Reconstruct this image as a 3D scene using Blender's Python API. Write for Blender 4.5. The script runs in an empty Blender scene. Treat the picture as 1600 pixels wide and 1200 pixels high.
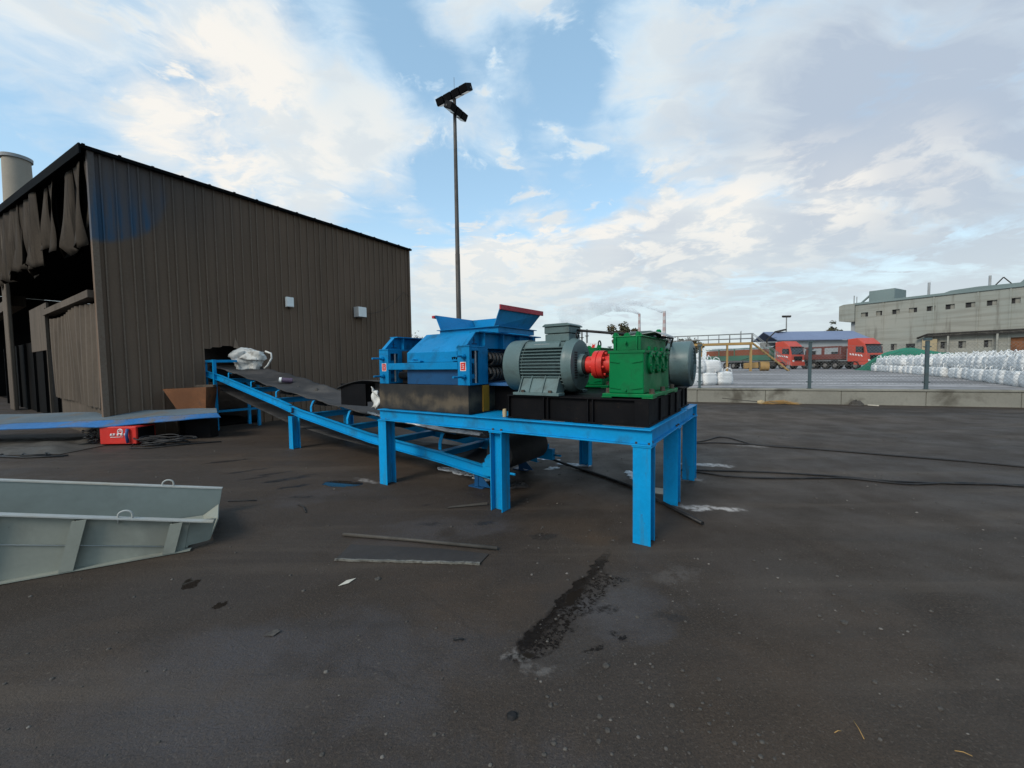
import bpy, bmesh, math, random
from mathutils import Vector, Matrix, noise as mnoise
R = math.radians
rng = random.Random(7)
sc = bpy.context.scene
COL = sc.collection

# ------------------------------------------------------------------ frames
class Frame:
    def __init__(s, x, y, yaw, z=0.0):
        s.loc = Vector((x, y, z)); s.yaw = yaw; s.rot = Matrix.Rotation(yaw, 3, 'Z')
    def w(s, p): return s.loc + s.rot @ Vector(p)
PL = Frame(1.18, 3.372, R(-33.3448))           # platform / shed axes
CV = Frame(-0.412, 5.137, R(-35.4248))         # conveyor axes
WD = Frame(0, 0, 0)
ORG = {}

def tag(o, label=None, cat=None, group=None, kind=None):
    if label: o['label'] = label
    if cat: o['category'] = cat
    if group: o['group'] = group
    if kind: o['kind'] = kind
    return o
def thing(name, label, cat, frame=PL, org=(0, 0, 0), group=None):
    o = bpy.data.objects.new(name, None); COL.objects.link(o)
    o.empty_display_size = .1
    o.location = frame.w(org); o.rotation_euler = (0, 0, frame.yaw)
    ORG[o.name] = Vector(org)
    return tag(o, label, cat, group)
def copy_tree(o, parent=None):
    c = o.copy(); COL.objects.link(c); ORG[c.name] = ORG.get(o.name, Vector())
    if parent is not None: c.parent = parent
    for ch in list(o.children): copy_tree(ch, c)
    return c

# ------------------------------------------------------------------ mesh builder
class MB:
    def __init__(s): s.bm = bmesh.new(); s.mi = 0
    def face(s, pts, smooth=False):
        vs = [p if isinstance(p, bmesh.types.BMVert) else s.bm.verts.new(p) for p in pts]
        try: f = s.bm.faces.new(vs)
        except ValueError: return None
        f.smooth = smooth; f.material_index = s.mi; return f
    def box(s, x0, x1, y0, y1, z0, z1):
        s.obox(((x0+x1)/2, (y0+y1)/2, (z0+z1)/2), (abs(x1-x0), abs(y1-y0), abs(z1-z0))); return s
    def obox(s, c, d, M=None):
        c = Vector(c); hx, hy, hz = d[0]/2, d[1]/2, d[2]/2
        P = [Vector((a*hx, b*hy, e*hz)) for a in (-1, 1) for b in (-1, 1) for e in (-1, 1)]
        if M is not None: P = [M @ p for p in P]
        v = [s.bm.verts.new(c+p) for p in P]
        for q in ((0,1,3,2),(4,6,7,5),(0,4,5,1),(2,3,7,6),(0,2,6,4),(1,5,7,3)): s.face([v[i] for i in q])
        return s
    def bar(s, p0, p1, w, h, up=(0, 0, 1)):
        """box from p0 to p1, w wide sideways, h along up"""
        p0, p1 = Vector(p0), Vector(p1); d = p1-p0; L = d.length; d.normalize()
        side = d.cross(Vector(up))
        if side.length < 1e-5: side = d.cross(Vector((1, 0, 0)))
        side.normalize(); u = side.cross(d)
        M = Matrix((d, side, u)).transposed()
        return s.obox((p0+p1)/2, (L, w, h), M)
    def ring(s, c, ax, r, n, ref=None, sy=1.0):
        ax = Vector(ax).normalized(); ref = Vector(ref) if ref else (Vector((0, 0, 1)) if abs(ax.z) < .9 else Vector((1, 0, 0)))
        a = ax.cross(ref).normalized(); b = ax.cross(a).normalized()
        return [s.bm.verts.new(Vector(c)+a*(r*math.cos(2*math.pi*i/n))+b*(r*sy*math.sin(2*math.pi*i/n))) for i in range(n)]
    def lathe(s, o, ax, prof, n=24, smooth=True, sy=1.0):
        """prof: (distance along ax, radius)"""
        o = Vector(o); ax = Vector(ax).normalized(); prev = None
        for k, (t, r) in enumerate(prof):
            c = o+ax*t
            cur = [s.bm.verts.new(c)] if r < 1e-6 else s.ring(c, ax, r, n, sy=sy)
            if prev is not None:
                for i in range(n):
                    j = (i+1) % n
                    if len(prev) == 1 and len(cur) == 1: continue
                    if len(prev) == 1: s.face([prev[0], cur[j], cur[i]], smooth)
                    elif len(cur) == 1: s.face([prev[i], prev[j], cur[0]], smooth)
                    else: s.face([prev[i], prev[j], cur[j], cur[i]], smooth)
            if len(cur) > 1 and 0 < k < len(prof)-1:
                a = (prof[k][0]-prof[k-1][0], prof[k][1]-prof[k-1][1]); b = (prof[k+1][0]-t, prof[k+1][1]-r)
                la, lb = math.hypot(*a), math.hypot(*b)
                if la and lb and (a[0]*b[0]+a[1]*b[1])/(la*lb) < .8:
                    for i in range(n):
                        e = s.bm.edges.get((cur[i], cur[(i+1) % n]))
                        if e: e.smooth = False
            prev = cur
        return s
    def cyl(s, p0, p1, r0, r1=None, n=16, smooth=True):
        p0, p1 = Vector(p0), Vector(p1); L = (p1-p0).length
        r1 = r0 if r1 is None else r1
        return s.lathe(p0, p1-p0, [(0, 0), (0, r0), (L, r1), (L, 0)], n, smooth)
    def tube(s, pts, r, n=6, caps=True):
        pts = [Vector(p) for p in pts]; prev = None; ref = None
        for i, p in enumerate(pts):
            d = (pts[min(i+1, len(pts)-1)]-pts[max(i-1, 0)])
            if d.length < 1e-7: continue
            d.normalize()
            if ref is None: ref = Vector((0, 0, 1)) if abs(d.z) < .9 else Vector((1, 0, 0))
            a = (ref-d*ref.dot(d)).normalized(); ref = a; b = d.cross(a)
            rr = r(i/(len(pts)-1)) if callable(r) else r
            cur = [s.bm.verts.new(p+a*rr*math.cos(2*math.pi*k/n)+b*rr*math.sin(2*math.pi*k/n)) for k in range(n)]
            if prev:
                for k in range(n): s.face([prev[k], prev[(k+1) % n], cur[(k+1) % n], cur[k]], True)
            elif caps: s.face(cur[::-1])
            prev = cur
        if caps and prev: s.face(prev)
        return s
    def prism(s, poly, ax, lo, hi):
        """poly in the two other axes (in x,y,z order) extruded along ax"""
        def P(a, b, t): return (t, a, b) if ax == 'x' else (a, t, b) if ax == 'y' else (a, b, t)
        A = [s.bm.verts.new(P(a, b, lo)) for a, b in poly]; B = [s.bm.verts.new(P(a, b, hi)) for a, b in poly]
        s.face(A); s.face(B[::-1]); n = len(poly)
        for i in range(n): s.face([A[i], B[i], B[(i+1) % n], A[(i+1) % n]])
        return s
    def slab(s, quad, t, nrm=None):
        """thick plate from 4+ points"""
        q = [Vector(p) for p in quad]; n = Vector(nrm).normalized() if nrm else (q[1]-q[0]).cross(q[2]-q[0]).normalized()
        A = [s.bm.verts.new(p) for p in q]; B = [s.bm.verts.new(p-n*t) for p in q]
        s.face(A); s.face(B[::-1]); m = len(q)
        for i in range(m): s.face([A[i], B[i], B[(i+1) % m], A[(i+1) % m]])
        return s
    def grid(s, fn, nu, nv, smooth=True, thick=None):
        V = [[s.bm.verts.new(fn(i/nu, j/nv)) for j in range(nv+1)] for i in range(nu+1)]
        for i in range(nu):
            for j in range(nv): s.face([V[i][j], V[i+1][j], V[i+1][j+1], V[i][j+1]], smooth)
        return V
    def hbeam_v(s, x, y, z0, z1, b=.15, d=.15, tf=.012, tw=.012, web='y'):
        """vertical H column; web='y': flanges face +-y"""
        if web == 'y':
            s.box(x-b/2, x+b/2, y-d/2, y-d/2+tf, z0, z1); s.box(x-b/2, x+b/2, y+d/2-tf, y+d/2, z0, z1)
            s.box(x-tw/2, x+tw/2, y-d/2+tf, y+d/2-tf, z0, z1)
        else:
            s.box(x-d/2, x-d/2+tf, y-b/2, y+b/2, z0, z1); s.box(x+d/2-tf, x+d/2, y-b/2, y+b/2, z0, z1)
            s.box(x-d/2+tf, x+d/2-tf, y-tw/2, y+tw/2, z0, z1)
        return s
    def mesh(s, name, mats, org=Vector()):
        bmesh.ops.recalc_face_normals(s.bm, faces=s.bm.faces)
        if org.length > 0: bmesh.ops.translate(s.bm, verts=s.bm.verts, vec=-org)
        me = bpy.data.meshes.new(name); s.bm.to_mesh(me); s.bm.free()
        for m in (mats if isinstance(mats, (list, tuple)) else [mats]): me.materials.append(m)
        return me
    def part(s, name, mat, parent, bevel=0, label=None, solid=0):
        o = bpy.data.objects.new(name, s.mesh(name, mat, ORG[parent.name])); COL.objects.link(o)
        o.parent = parent; ORG[o.name] = ORG[parent.name]
        if label: o['label'] = label
        return mods(o, bevel, solid)
    def solo(s, name, mat, label=None, cat=None, frame=PL, org=(0, 0, 0), group=None, kind=None, bevel=0, solid=0):
        o = bpy.data.objects.new(name, s.mesh(name, mat, Vector(org))); COL.objects.link(o)
        o.location = frame.w(org); o.rotation_euler = (0, 0, frame.yaw); ORG[o.name] = Vector(org)
        tag(o, label, cat, group, kind)
        return mods(o, bevel, solid)
def mods(o, bevel, solid):
    if solid:
        m = o.modifiers.new('solid', 'SOLIDIFY'); m.thickness = solid; m.offset = 0
    if bevel:
        m = o.modifiers.new('bevel', 'BEVEL'); m.width = bevel; m.segments = 2; m.limit_method = 'ANGLE'; m.angle_limit = R(40)
        m.harden_normals = False
    return o

# ------------------------------------------------------------------ node helper
class NT:
    def __init__(s, tree): s.t = tree; s.N = tree.nodes; s.L = tree.links
    def new(s, t, **k):
        n = s.N.new(t)
        for a, b in k.items(): setattr(n, a, b)
        return n
    def put(s, sock, v):
        if hasattr(v, 'node') or isinstance(v, bpy.types.NodeSocket): s.L.new(v, sock)
        elif v is not None:
            if isinstance(v, (tuple, list)) and len(v) == 3 and sock.type == 'RGBA': v = (*v, 1)
            sock.default_value = v
    def coord(s, which='Object'): return s.new('ShaderNodeTexCoord').outputs[which]
    def mapping(s, v, loc=(0,0,0), rot=(0,0,0), scale=(1,1,1), typ='POINT'):
        n = s.new('ShaderNodeMapping', vector_type=typ); s.put(n.inputs[0], v)
        n.inputs['Location'].default_value = loc; n.inputs['Rotation'].default_value = rot; n.inputs['Scale'].default_value = scale
        return n.outputs[0]
    def noise(s, v, scale=5, detail=4, rough=.55, dist=0, color=False):
        n = s.new('ShaderNodeTexNoise'); s.put(n.inputs['Vector'], v)
        n.inputs['Scale'].default_value = scale; n.inputs['Detail'].default_value = detail
        n.inputs['Roughness'].default_value = rough; n.inputs['Distortion'].default_value = dist
        return n.outputs['Color' if color else 'Fac']
    def ramp(s, v, a, b, lo=0.0, hi=1.0, smooth=True):
        n = s.new('ShaderNodeMapRange'); n.interpolation_type = 'SMOOTHSTEP' if smooth else 'LINEAR'
        s.put(n.inputs['Value'], v); s.put(n.inputs['From Min'], a); s.put(n.inputs['From Max'], b)
        s.put(n.inputs['To Min'], lo); s.put(n.inputs['To Max'], hi); return n.outputs[0]
    def math(s, op, a, b=None, clamp=False):
        n = s.new('ShaderNodeMath', operation=op, use_clamp=clamp); s.put(n.inputs[0], a)
        if b is not None: s.put(n.inputs[1], b)
        return n.outputs[0]
    def vmath(s, op, a, b=None):
        n = s.new('ShaderNodeVectorMath', operation=op); s.put(n.inputs[0], a)
        if b is not None: s.put(n.inputs[1], b)
        return n.outputs['Value' if op in ('LENGTH', 'DOT_PRODUCT', 'DISTANCE') else 'Vector']
    def vscale(s, a, k):
        n = s.new('ShaderNodeVectorMath', operation='SCALE'); s.put(n.inputs[0], a); s.put(n.inputs['Scale'], k); return n.outputs[0]
    def mix(s, f, a, b, blend='MIX'):
        n = s.new('ShaderNodeMix', data_type='RGBA', blend_type=blend); s.put(n.inputs['Factor'], f)
        s.put(n.inputs['A'], None); s.put(n.inputs[6], a); s.put(n.inputs[7], b); return n.outputs[2]
    def mixf(s, f, a, b):
        n = s.new('ShaderNodeMix', data_type='FLOAT'); s.put(n.inputs[0], f); s.put(n.inputs[2], a); s.put(n.inputs[3], b); return n.outputs[0]
    def sep(s, v):
        n = s.new('ShaderNodeSeparateXYZ'); s.put(n.inputs[0], v); return n.outputs
    def comb(s, x, y, z):
        n = s.new('ShaderNodeCombineXYZ'); s.put(n.inputs[0], x); s.put(n.inputs[1], y); s.put(n.inputs[2], z); return n.outputs[0]
    def bump(s, h, strength=.3, dist=.01, normal=None):
        n = s.new('ShaderNodeBump'); s.put(n.inputs['Height'], h); n.inputs['Strength'].default_value = strength
        n.inputs['Distance'].default_value = dist
        if normal is not None: s.put(n.inputs['Normal'], normal)
        return n.outputs[0]
MATS = {}
def newmat(name):
    m = bpy.data.materials.new(name); m.use_nodes = True; nt = NT(m.node_tree)
    b = nt.N.get('Principled BSDF'); MATS[name] = m
    return m, nt, b
def paint(name, col, rough=.5, dirt=(.03, .027, .024), amt=.35, scale=2.5, metallic=0., vary=.12, chips=.0, chipcol=(.05, .025, .015), bump=.15, spec=.28, streak=False):
    m, t, b = newmat(name)
    co = t.coord()
    src = t.mapping(co, scale=(6, 6, .6)) if streak else co
    n1 = t.noise(src, scale, 6, .62, .3); n2 = t.noise(co, scale*14, 4, .6); n3 = t.noise(co, scale*.5, 3, .5)
    c = t.mix(t.ramp(n3, .3, .7), tuple(x*(1-vary) for x in col), tuple(min(1, x*(1+vary)) for x in col))
    c = t.mix(t.ramp(n2, .3, .7, 0, vary*1.4), c, tuple(x*.5 for x in col))
    d = t.math('MULTIPLY', t.ramp(n1, .48, .72), amt)
    c = t.mix(d, c, dirt)
    if chips:
        k = t.ramp(t.noise(co, scale*17, 5, .75), .68-chips*.12, .70-chips*.12)
        k = t.math('MULTIPLY', k, t.ramp(n1, .4, .6))
        c = t.mix(k, c, chipcol)
    t.put(b.inputs['Base Color'], c)
    t.put(b.inputs['Roughness'], t.ramp(n1, .3, .8, rough-.08, min(1, rough+.25)))
    b.inputs['Metallic'].default_value = metallic; b.inputs['Specular IOR Level'].default_value = spec
    t.put(b.inputs['Normal'], t.bump(t.math('ADD', n2, n1), bump, .004))
    return m
blue = paint('blue_paint', (.003, .245, .53), .42, (.022, .05, .06), .55, 2.6, spec=.12, chips=.25, vary=.10)
blue_leg = paint('blue_leg_paint', (.003, .255, .55), .45, (.05, .085, .05), .6, 2.0, chips=.35, vary=.14, streak=True, spec=.12)
bluedirty = paint('worn_blue_paint', (.025, .13, .33), .55, (.125, .115, .10), 1.0, 1.6, chips=.6, vary=.25)
green = paint('green_paint', (.001, .15, .046), .38, (.008, .045, .022), .55, 3.5, spec=.12, vary=.08, chips=.15)
greyp = paint('motor_grey_paint', (.088, .138, .14), .42, (.040, .042, .036), .6, 3.4, vary=.13, chips=.25)
redp = paint('red_paint', (.56, .03, .022), .4, (.12, .02, .015), .4, 4, vary=.12, chips=.25)
redrim = paint('red_rim_paint', (.36, .03, .045), .5, (.2, .03, .035), .4, 4, vary=.15)
blackm = paint('black_steel', (.004, .004, .005), .55, (.014, .012, .011), .45, 3, vary=.3, chips=.3, chipcol=(.05, .03, .02), spec=.1)
rubber = paint('black_rubber', (.022, .022, .023), .72, (.075, .07, .065), .5, 2.5, vary=.3)
rubber2 = paint('belt_rubber', (.038, .037, .038), .75, (.085, .078, .07), .7, 1.8, vary=.25, bump=.4)
springm = paint('spring_steel', (.050, .047, .044), .45, (.03, .026, .022), .5, 9, vary=.3, metallic=.4)
darksteel = paint('dark_steel', (.028, .027, .027), .55, (.09, .06, .045), .5, 6, vary=.3, metallic=.3)
bolt = paint('bolt_steel', (.10, .085, .07), .5, (.12, .06, .03), .6, 20, vary=.3, metallic=.5)
rustm = paint('rusty_steel', (.19, .078, .034), .85, (.075, .045, .03), .8, 3, vary=.3, bump=.5)
chuteinner = paint('shaded_inner_primer', (.165, .20, .195), .5, (.11, .13, .125), .5, 1.4, vary=.08)  # darker copy of the chute primer: shade inside the chute painted into the colour
chutem = paint('outer_grey_primer', (.235, .250, .215), .6, (.145, .150, .130), .7, 1.8, vary=.08, chips=.15)  # lighter copy of the same primer for the open outer side
chutelight = paint('bare_flange_steel', (.36, .38, .37), .45, (.28, .22, .12), .5, 1.2, vary=.12)
concrete = paint('weathered_concrete', (.22, .215, .185), .9, (.075, .068, .055), .9, 1.1, vary=.15, bump=.5, spec=.2)
conc_pale = paint('chimney_concrete', (.29, .26, .215), .9, (.25, .23, .2), .5, .5, vary=.1, spec=.2)
polem = paint('pole_steel', (.075, .07, .065), .6, (.05, .04, .035), .4, 1, vary=.2, metallic=.3)
blackhole = paint('near_black', (.006, .006, .006), .95, (.012, .011, .010), .5, .7, vary=.4, spec=.05)  # near black on inner shed faces paints the unlit interior into the colour
coal = paint('coal', (.010, .010, .011), .7, (.03, .028, .026), .6, 6, vary=.5, bump=1.0)
shedtan = paint('dusty_sheet', (.10, .08, .062), .85, (.05, .043, .037), .6, .8, vary=.15, spec=.15, streak=True)
roofm = paint('shed_roof', (.007, .008, .009), .9, (.014, .013, .012), .5, .5, vary=.2, spec=.03)
tarpm = paint('dusty_tarp', (.050, .040, .031), .95, (.020, .017, .014), .9, 1.2, vary=.2, spec=.1, streak=True)
white = paint('white_box', (.72, .74, .72), .5, (.5, .5, .48), .3, 3, vary=.05)
bagm = paint('white_woven_bag', (.68, .69, .685), .8, (.47, .47, .46), .5, 2.0, vary=.05, bump=.3, spec=.2)
sackm = paint('white_sack', (.58, .585, .56), .7, (.13, .12, .11), .7, 5, vary=.12, bump=.6)
tyre = paint('tyre_rubber', (.014, .014, .014), .85, (.05, .046, .04), .6, 4, vary=.3)
rimm = paint('wheel_rim', (.20, .19, .18), .55, (.08, .07, .06), .6, 6, vary=.2, metallic=.3)
truckred = paint('truck_red', (.50, .07, .045), .4, (.26, .075, .05), .5, .9, vary=.1)
truckred2 = paint('trailer_red', (.16, .05, .042), .6, (.12, .08, .07), .6, .9, vary=.2)
trailgreen = paint('trailer_green', (.045, .14, .095), .6, (.10, .09, .07), .6, .8, vary=.2)
trailbrown = paint('trailer_board', (.20, .062, .03), .7, (.10, .07, .05), .6, .8, vary=.2)
chassis = paint('chassis_dirt', (.03, .028, .026), .8, (.09, .08, .07), .6, 2, vary=.3)
yellow = paint('gantry_yellow', (.34, .215, .075), .6, (.25, .17, .08), .6, 1, vary=.15)
railgrey = paint('rail_grey', (.19, .20, .20), .6, (.12, .10, .08), .5, 1, vary=.15)
postm = paint('fence_post', (.055, .085, .095), .6, (.05, .05, .045), .5, 2, vary=.15)
fencewire = paint('fence_wire', (.16, .17, .17), .6, (.1, .1, .1), .4, 2, vary=.1, metallic=.2)
nettarp = paint('green_net', (.012, .17, .10), .9, (.02, .06, .045), .6, .6, vary=.25, bump=.8)
bldconc, t, b = newmat('stained_concrete_wall')
co = t.coord()
v1 = t.noise(t.mapping(co, scale=(1, 1, .10)), .9, 6, .65); v2 = t.noise(t.mapping(co, scale=(.06, .06, 1)), 1.6, 5, .6); v3 = t.noise(co, .12, 3, .5)
c = t.mix(t.ramp(v3, .3, .7), (.235, .250, .225), (.275, .270, .235))
c = t.mix(t.ramp(v2, .45, .65, 0, .55), c, (.165, .160, .135)); c = t.mix(t.ramp(v1, .52, .72, 0, .7), c, (.10, .092, .075))
t.put(b.inputs['Base Color'], c); b.inputs['Roughness'].default_value = .9
bldtrim = paint('parapet_trim', (.16, .21, .21), .8, (.2, .2, .18), .4, .3, vary=.1)
metalgrey = paint('galvanised_grey', (.30, .32, .33), .6, (.18, .16, .14), .5, .6, vary=.12)
shedroofblue = paint('blue_grey_roof', (.16, .20, .30), .6, (.12, .14, .2), .4, .2, vary=.08)
straw = paint('straw', (.36, .22, .08), .9, (.2, .12, .05), .5, 6, vary=.25)
barkm = paint('bark', (.07, .05, .035), .9, (.04, .03, .02), .5, 2)
leafm = paint('dry_leaf', (.055, .058, .028), .8, (.13, .055, .03), .9, .9, vary=.3)
cablem = paint('black_cable', (.016, .016, .017), .5, (.06, .055, .05), .4, 8, vary=.3)
pipem = paint('dusty_pipe', (.062, .056, .048), .6, (.03, .028, .025), .6, 4, vary=.2)
ironlite = paint('bright_strip', (.17, .165, .145), .5, (.03, .028, .025), 1.0, 16, vary=.4)
paper = paint('paper_scrap', (.5, .47, .40), .85, (.15, .13, .1), .6, 10, vary=.15)
snow = paint('white_residue', (.78, .80, .82), .6, (.35, .36, .37), .5, 9, vary=.08, bump=.8)
stone, t, b = newmat('stone')
ri = t.new('ShaderNodeNewGeometry').outputs['Random Per Island']
t.put(b.inputs['Base Color'], t.mix(t.ramp(ri, .72, 1.0), t.mix(t.ramp(t.noise(t.coord(), 60, 3), .3, .7), (.030, .027, .024), (.065, .058, .050)), (.13, .118, .104))); b.inputs['Roughness'].default_value = .9
woodm = paint('pale_wood', (.42, .33, .19), .8, (.2, .15, .1), .5, 6, vary=.15)
yellowpost = paint('yellow_mark', (.36, .18, .02), .6, (.05, .04, .03), .8, 6, vary=.2)
glass, t_, b_ = newmat('dark_glass')
b_.inputs['Base Color'].default_value = (.02, .025, .03, 1); b_.inputs['Roughness'].default_value = .08
holem, t_, b_ = newmat('dark_opening'); b_.inputs['Base Color'].default_value = (.012, .012, .013, 1); b_.inputs['Roughness'].default_value = .7
steelbright = paint('bright_steel', (.25, .24, .22), .4, (.06, .05, .045), .6, 12, metallic=.6)
purple = paint('purple_plastic', (.085, .06, .10), .4, (.05, .04, .05), .4, 8)
signred = paint('sign_red', (.62, .03, .025), .5, (.4, .05, .04), .2, 8, vary=.05)
stripewhite = paint('decal_white', (.75, .75, .75), .5, (.5, .4, .4), .4, 2, vary=.05)

# crusher skirt: black rubber with tan dust in scallops along its foot
skirtm, t, b = newmat('dusty_skirt')
co = t.coord(); xyz = t.sep(co)
sc_n = t.math('ABSOLUTE', t.math('SINE', t.math('MULTIPLY', xyz[0], 9.5)))
edge = t.math('ADD', t.math('MULTIPLY', sc_n, .05), t.math('MULTIPLY', t.noise(co, 7, 5, .6), .22))
low = t.math('SUBTRACT', edge, t.math('ABSOLUTE', t.math('SUBTRACT', xyz[2], .125)))
dm = t.math('MULTIPLY', t.ramp(low, .01, .14), t.ramp(t.noise(co, 3, 5, .6), .3, .62))
c = t.mix(t.ramp(t.noise(co, 5, 6, .6), .35, .7), (.005, .005, .005), (.015, .014, .013))
c = t.mix(dm, c, (.080, .061, .038))
t.put(b.inputs['Base Color'], c); b.inputs['Roughness'].default_value = .8
t.put(b.inputs['Normal'], t.bump(t.noise(co, 25, 5, .6), .3, .004))

# long shed wall: brown dust over blue sheet, a patch of the blue showing
wallm, t, b = newmat('dusty_shed_wall')
co = t.coord(); xyz = t.sep(co)
n1 = t.noise(t.mapping(co, scale=(1, 5, .5)), .8, 6, .6); n2 = t.noise(co, .35, 3, .5); n3 = t.noise(co, 22, 4, .65)
c = t.mix(t.ramp(n2, .3, .7), (.118, .079, .054), (.146, .097, .067))
c = t.mix(t.ramp(n1, .45, .75, 0, .45), c, (.072, .053, .040))
c = t.mix(t.ramp(n3, .3, .75, 0, .35), c, (.14, .108, .08))
c = t.mix(t.math('MULTIPLY', t.ramp(xyz[0], .016, .034), t.ramp(n3, .3, .6, .15, .6)), c, (.165, .13, .10))
grey = t.math('MULTIPLY', t.ramp(xyz[2], 4.0, 6.5, 0, .55), t.ramp(xyz[1], 4, 1))
c = t.mix(grey, c, (.045, .05, .055))
dd = t.vmath('LENGTH', t.comb(0.0, t.math('SUBTRACT', xyz[1], -.15), t.math('SUBTRACT', xyz[2], 5.9)))
dd = t.math('ADD', dd, t.math('MULTIPLY', t.math('SUBTRACT', t.noise(co, 2.2, 3, .5), .5), .12))
bm_ = t.math('MULTIPLY', t.ramp(dd, 1.56, 1.40), t.ramp(xyz[2], 6.3, 4.9, .10, 1))
bm_ = t.math('MULTIPLY', bm_, t.ramp(n1, .38, .58, .95, .40))
c = t.mix(bm_, c, t.mix(t.ramp(t.vmath('LENGTH', t.comb(0.0, t.math('SUBTRACT', xyz[1], -.55), t.math('SUBTRACT', xyz[2], 4.75))), .55, .2), (.030, .075, .13), (.02, .12, .36)))
t.put(b.inputs['Base Color'], c); b.inputs['Roughness'].default_value = .82; b.inputs['Specular IOR Level'].default_value = .15
t.put(b.inputs['Normal'], t.bump(t.math('ADD', n3, t.math('MULTIPLY', n1, 2)), .35, .006))

# ------------------------------------------------------------------ ground
gm, t, b = newmat('yard_ground')
co = t.coord()
def wvec(scale, det, k):
    n = t.new('ShaderNodeSeparateColor'); t.put(n.inputs[0], t.noise(co, scale, det, .62, color=True))
    return t.comb(t.math('MULTIPLY', t.math('SUBTRACT', n.outputs[0], .5), k), t.math('MULTIPLY', t.math('SUBTRACT', n.outputs[1], .5), k), 0.0)
warp = wvec(2.2, 5, .55)
warpf = wvec(11, 5, .16)
pw = t.vmath('ADD', t.vmath('ADD', co, warp), warpf)
pf = t.vmath('ADD', co, warpf)
pb = t.vmath('ADD', co, t.vscale(warp, 2.0))
def madd(a, b_, c_):
    n = t.new('ShaderNodeMath', operation='MULTIPLY_ADD'); t.put(n.inputs[0], a); t.put(n.inputs[1], b_); t.put(n.inputs[2], c_); return n.outputs[0]
XY = {}
def ell(p, x, y, rx, ry, deg=0, soft=.45, amt=1.0):
    if p not in XY: XY[p] = t.sep(p)
    X_, Y_ = XY[p][0], XY[p][1]; c_, s_ = math.cos(R(deg)), math.sin(R(deg))
    u = madd(X_, c_/rx, madd(Y_, s_/rx, -(x*c_+y*s_)/rx)); v = madd(X_, -s_/ry, madd(Y_, c_/ry, (x*s_-y*c_)/ry))
    return t.ramp(madd(u, u, t.math('MULTIPLY', v, v)), 1.0, (1.0-soft)**2, 0, amt)
def many(p, L):
    r = None
    for a in L:
        e = ell(p, *a); r = e if r is None else t.math('MAXIMUM', r, e)
    return r
big = t.noise(co, .33, 4, .55); big2 = t.noise(t.mapping(co, loc=(7, 3, 0)), .16, 3, .5); med = t.noise(co, 1.3, 6, .62)
fine = t.noise(co, 58, 6, .75); grit = t.noise(co, 120, 3, .6)
c = t.mix(t.ramp(big, .36, .64), (.054, .042, .033), (.049, .043, .040))
c = t.mix(t.ramp(big2, .42, .62, 0, .6), c, (.043, .039, .038))
# broad patches seen in the photo: bluish damp centre left, brown dust under and right of the platform
c = t.mix(many(pb, [(-1.3, 1.95, 1.5, .65, 12, .8, .9), (-.7, 3.75, .9, .4, 10, .8, .6), (-.7, 1.3, 1.4, .4, 0, .8, .8), (.75, 2.5, .5, .28, 30, .8, .8), (-2.4, 4.9, .8, .35, 15, .8, .5)]), c, (.078, .080, .094))
c = t.mix(many(pb, [(3.6, 3.2, 2.6, 1.9, 0, .7, .8), (1.6, 1.7, 1.0, .5, 0, .8, .7)]), c, (.050, .040, .032))
c = t.mix(many(pb, [(.72, 3.62, .34, .20, 5, .7, 1), (.5, 3.9, .6, .25, 5, .8, .7), (-3.6, 6.6, 2.6, .8, -10, .8, .6), (-.2, 2.6, .55, .4, 0, .8, .5), (8, 11, 5, 1.6, -15, .7, .6), (2.1, 2.2, 1, .5, 0, .8, .4)]), c, (0.0770, 0.0541, 0.0360))
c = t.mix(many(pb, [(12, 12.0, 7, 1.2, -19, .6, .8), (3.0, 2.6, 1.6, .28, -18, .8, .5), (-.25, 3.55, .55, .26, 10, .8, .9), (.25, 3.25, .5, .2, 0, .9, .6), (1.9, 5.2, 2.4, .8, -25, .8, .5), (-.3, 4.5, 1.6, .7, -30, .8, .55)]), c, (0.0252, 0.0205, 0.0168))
med2 = t.noise(t.mapping(co, loc=(3, 9, 0)), .75, 7, .66, .6)
c = t.mix(t.ramp(med2, .50, .68, 0, .55), c, (0.0777, 0.0554, 0.0384))
c = t.mix(t.ramp(med2, .44, .30, 0, .6), c, (0.0281, 0.0238, 0.0210))
c = t.mix(t.ramp(med, .42, .70, 0, .7), c, (0.0296, 0.0238, 0.0192))
c = t.mix(t.ramp(fine, .35, .72, 0, .6), c, (0.0925, 0.0713, 0.0552))
c = t.mix(t.ramp(grit, .3, .55, .55, 0), c, (0.0148, 0.0125, 0.0114))
sp = t.new('ShaderNodeTexVoronoi'); t.put(sp.inputs['Vector'], co); sp.inputs['Scale'].default_value = 16
spk = t.math('MULTIPLY', t.ramp(sp.outputs['Distance'], .15, .06), t.ramp(t.noise(co, 1.7, 3, .6), .46, .60))
c = t.mix(t.math('MULTIPLY', spk, .5), c, (.17, .155, .14))
sp2 = t.new('ShaderNodeTexVoronoi'); t.put(sp2.inputs['Vector'], pf); sp2.inputs['Scale'].default_value = 30
c = t.mix(t.ramp(sp2.outputs['Distance'], .28, .10, 0, .32), c, (.028, .025, .023))
c = t.mix(t.math('MULTIPLY', t.ramp(t.noise(co, 75, 2, .5), .58, .70), .45), c, (.13, .118, .105))
# cracks and the old slab joint
crk = many(pf, [(-.55, 1.93, .95, .012, -28.5, .6, 1), (-.42, 2.5, .62, .02, -46, .7, .7), (.05, 1.7, .5, .016, 62, .6, .8), (5.5, 8.6, 3.2, .03, -16, .7, .5), (7.5, 7.3, 3.0, .04, -16, .7, .4)])
c = t.mix(t.math('MULTIPLY', crk, .28), c, (.02, .018, .016))
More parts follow.
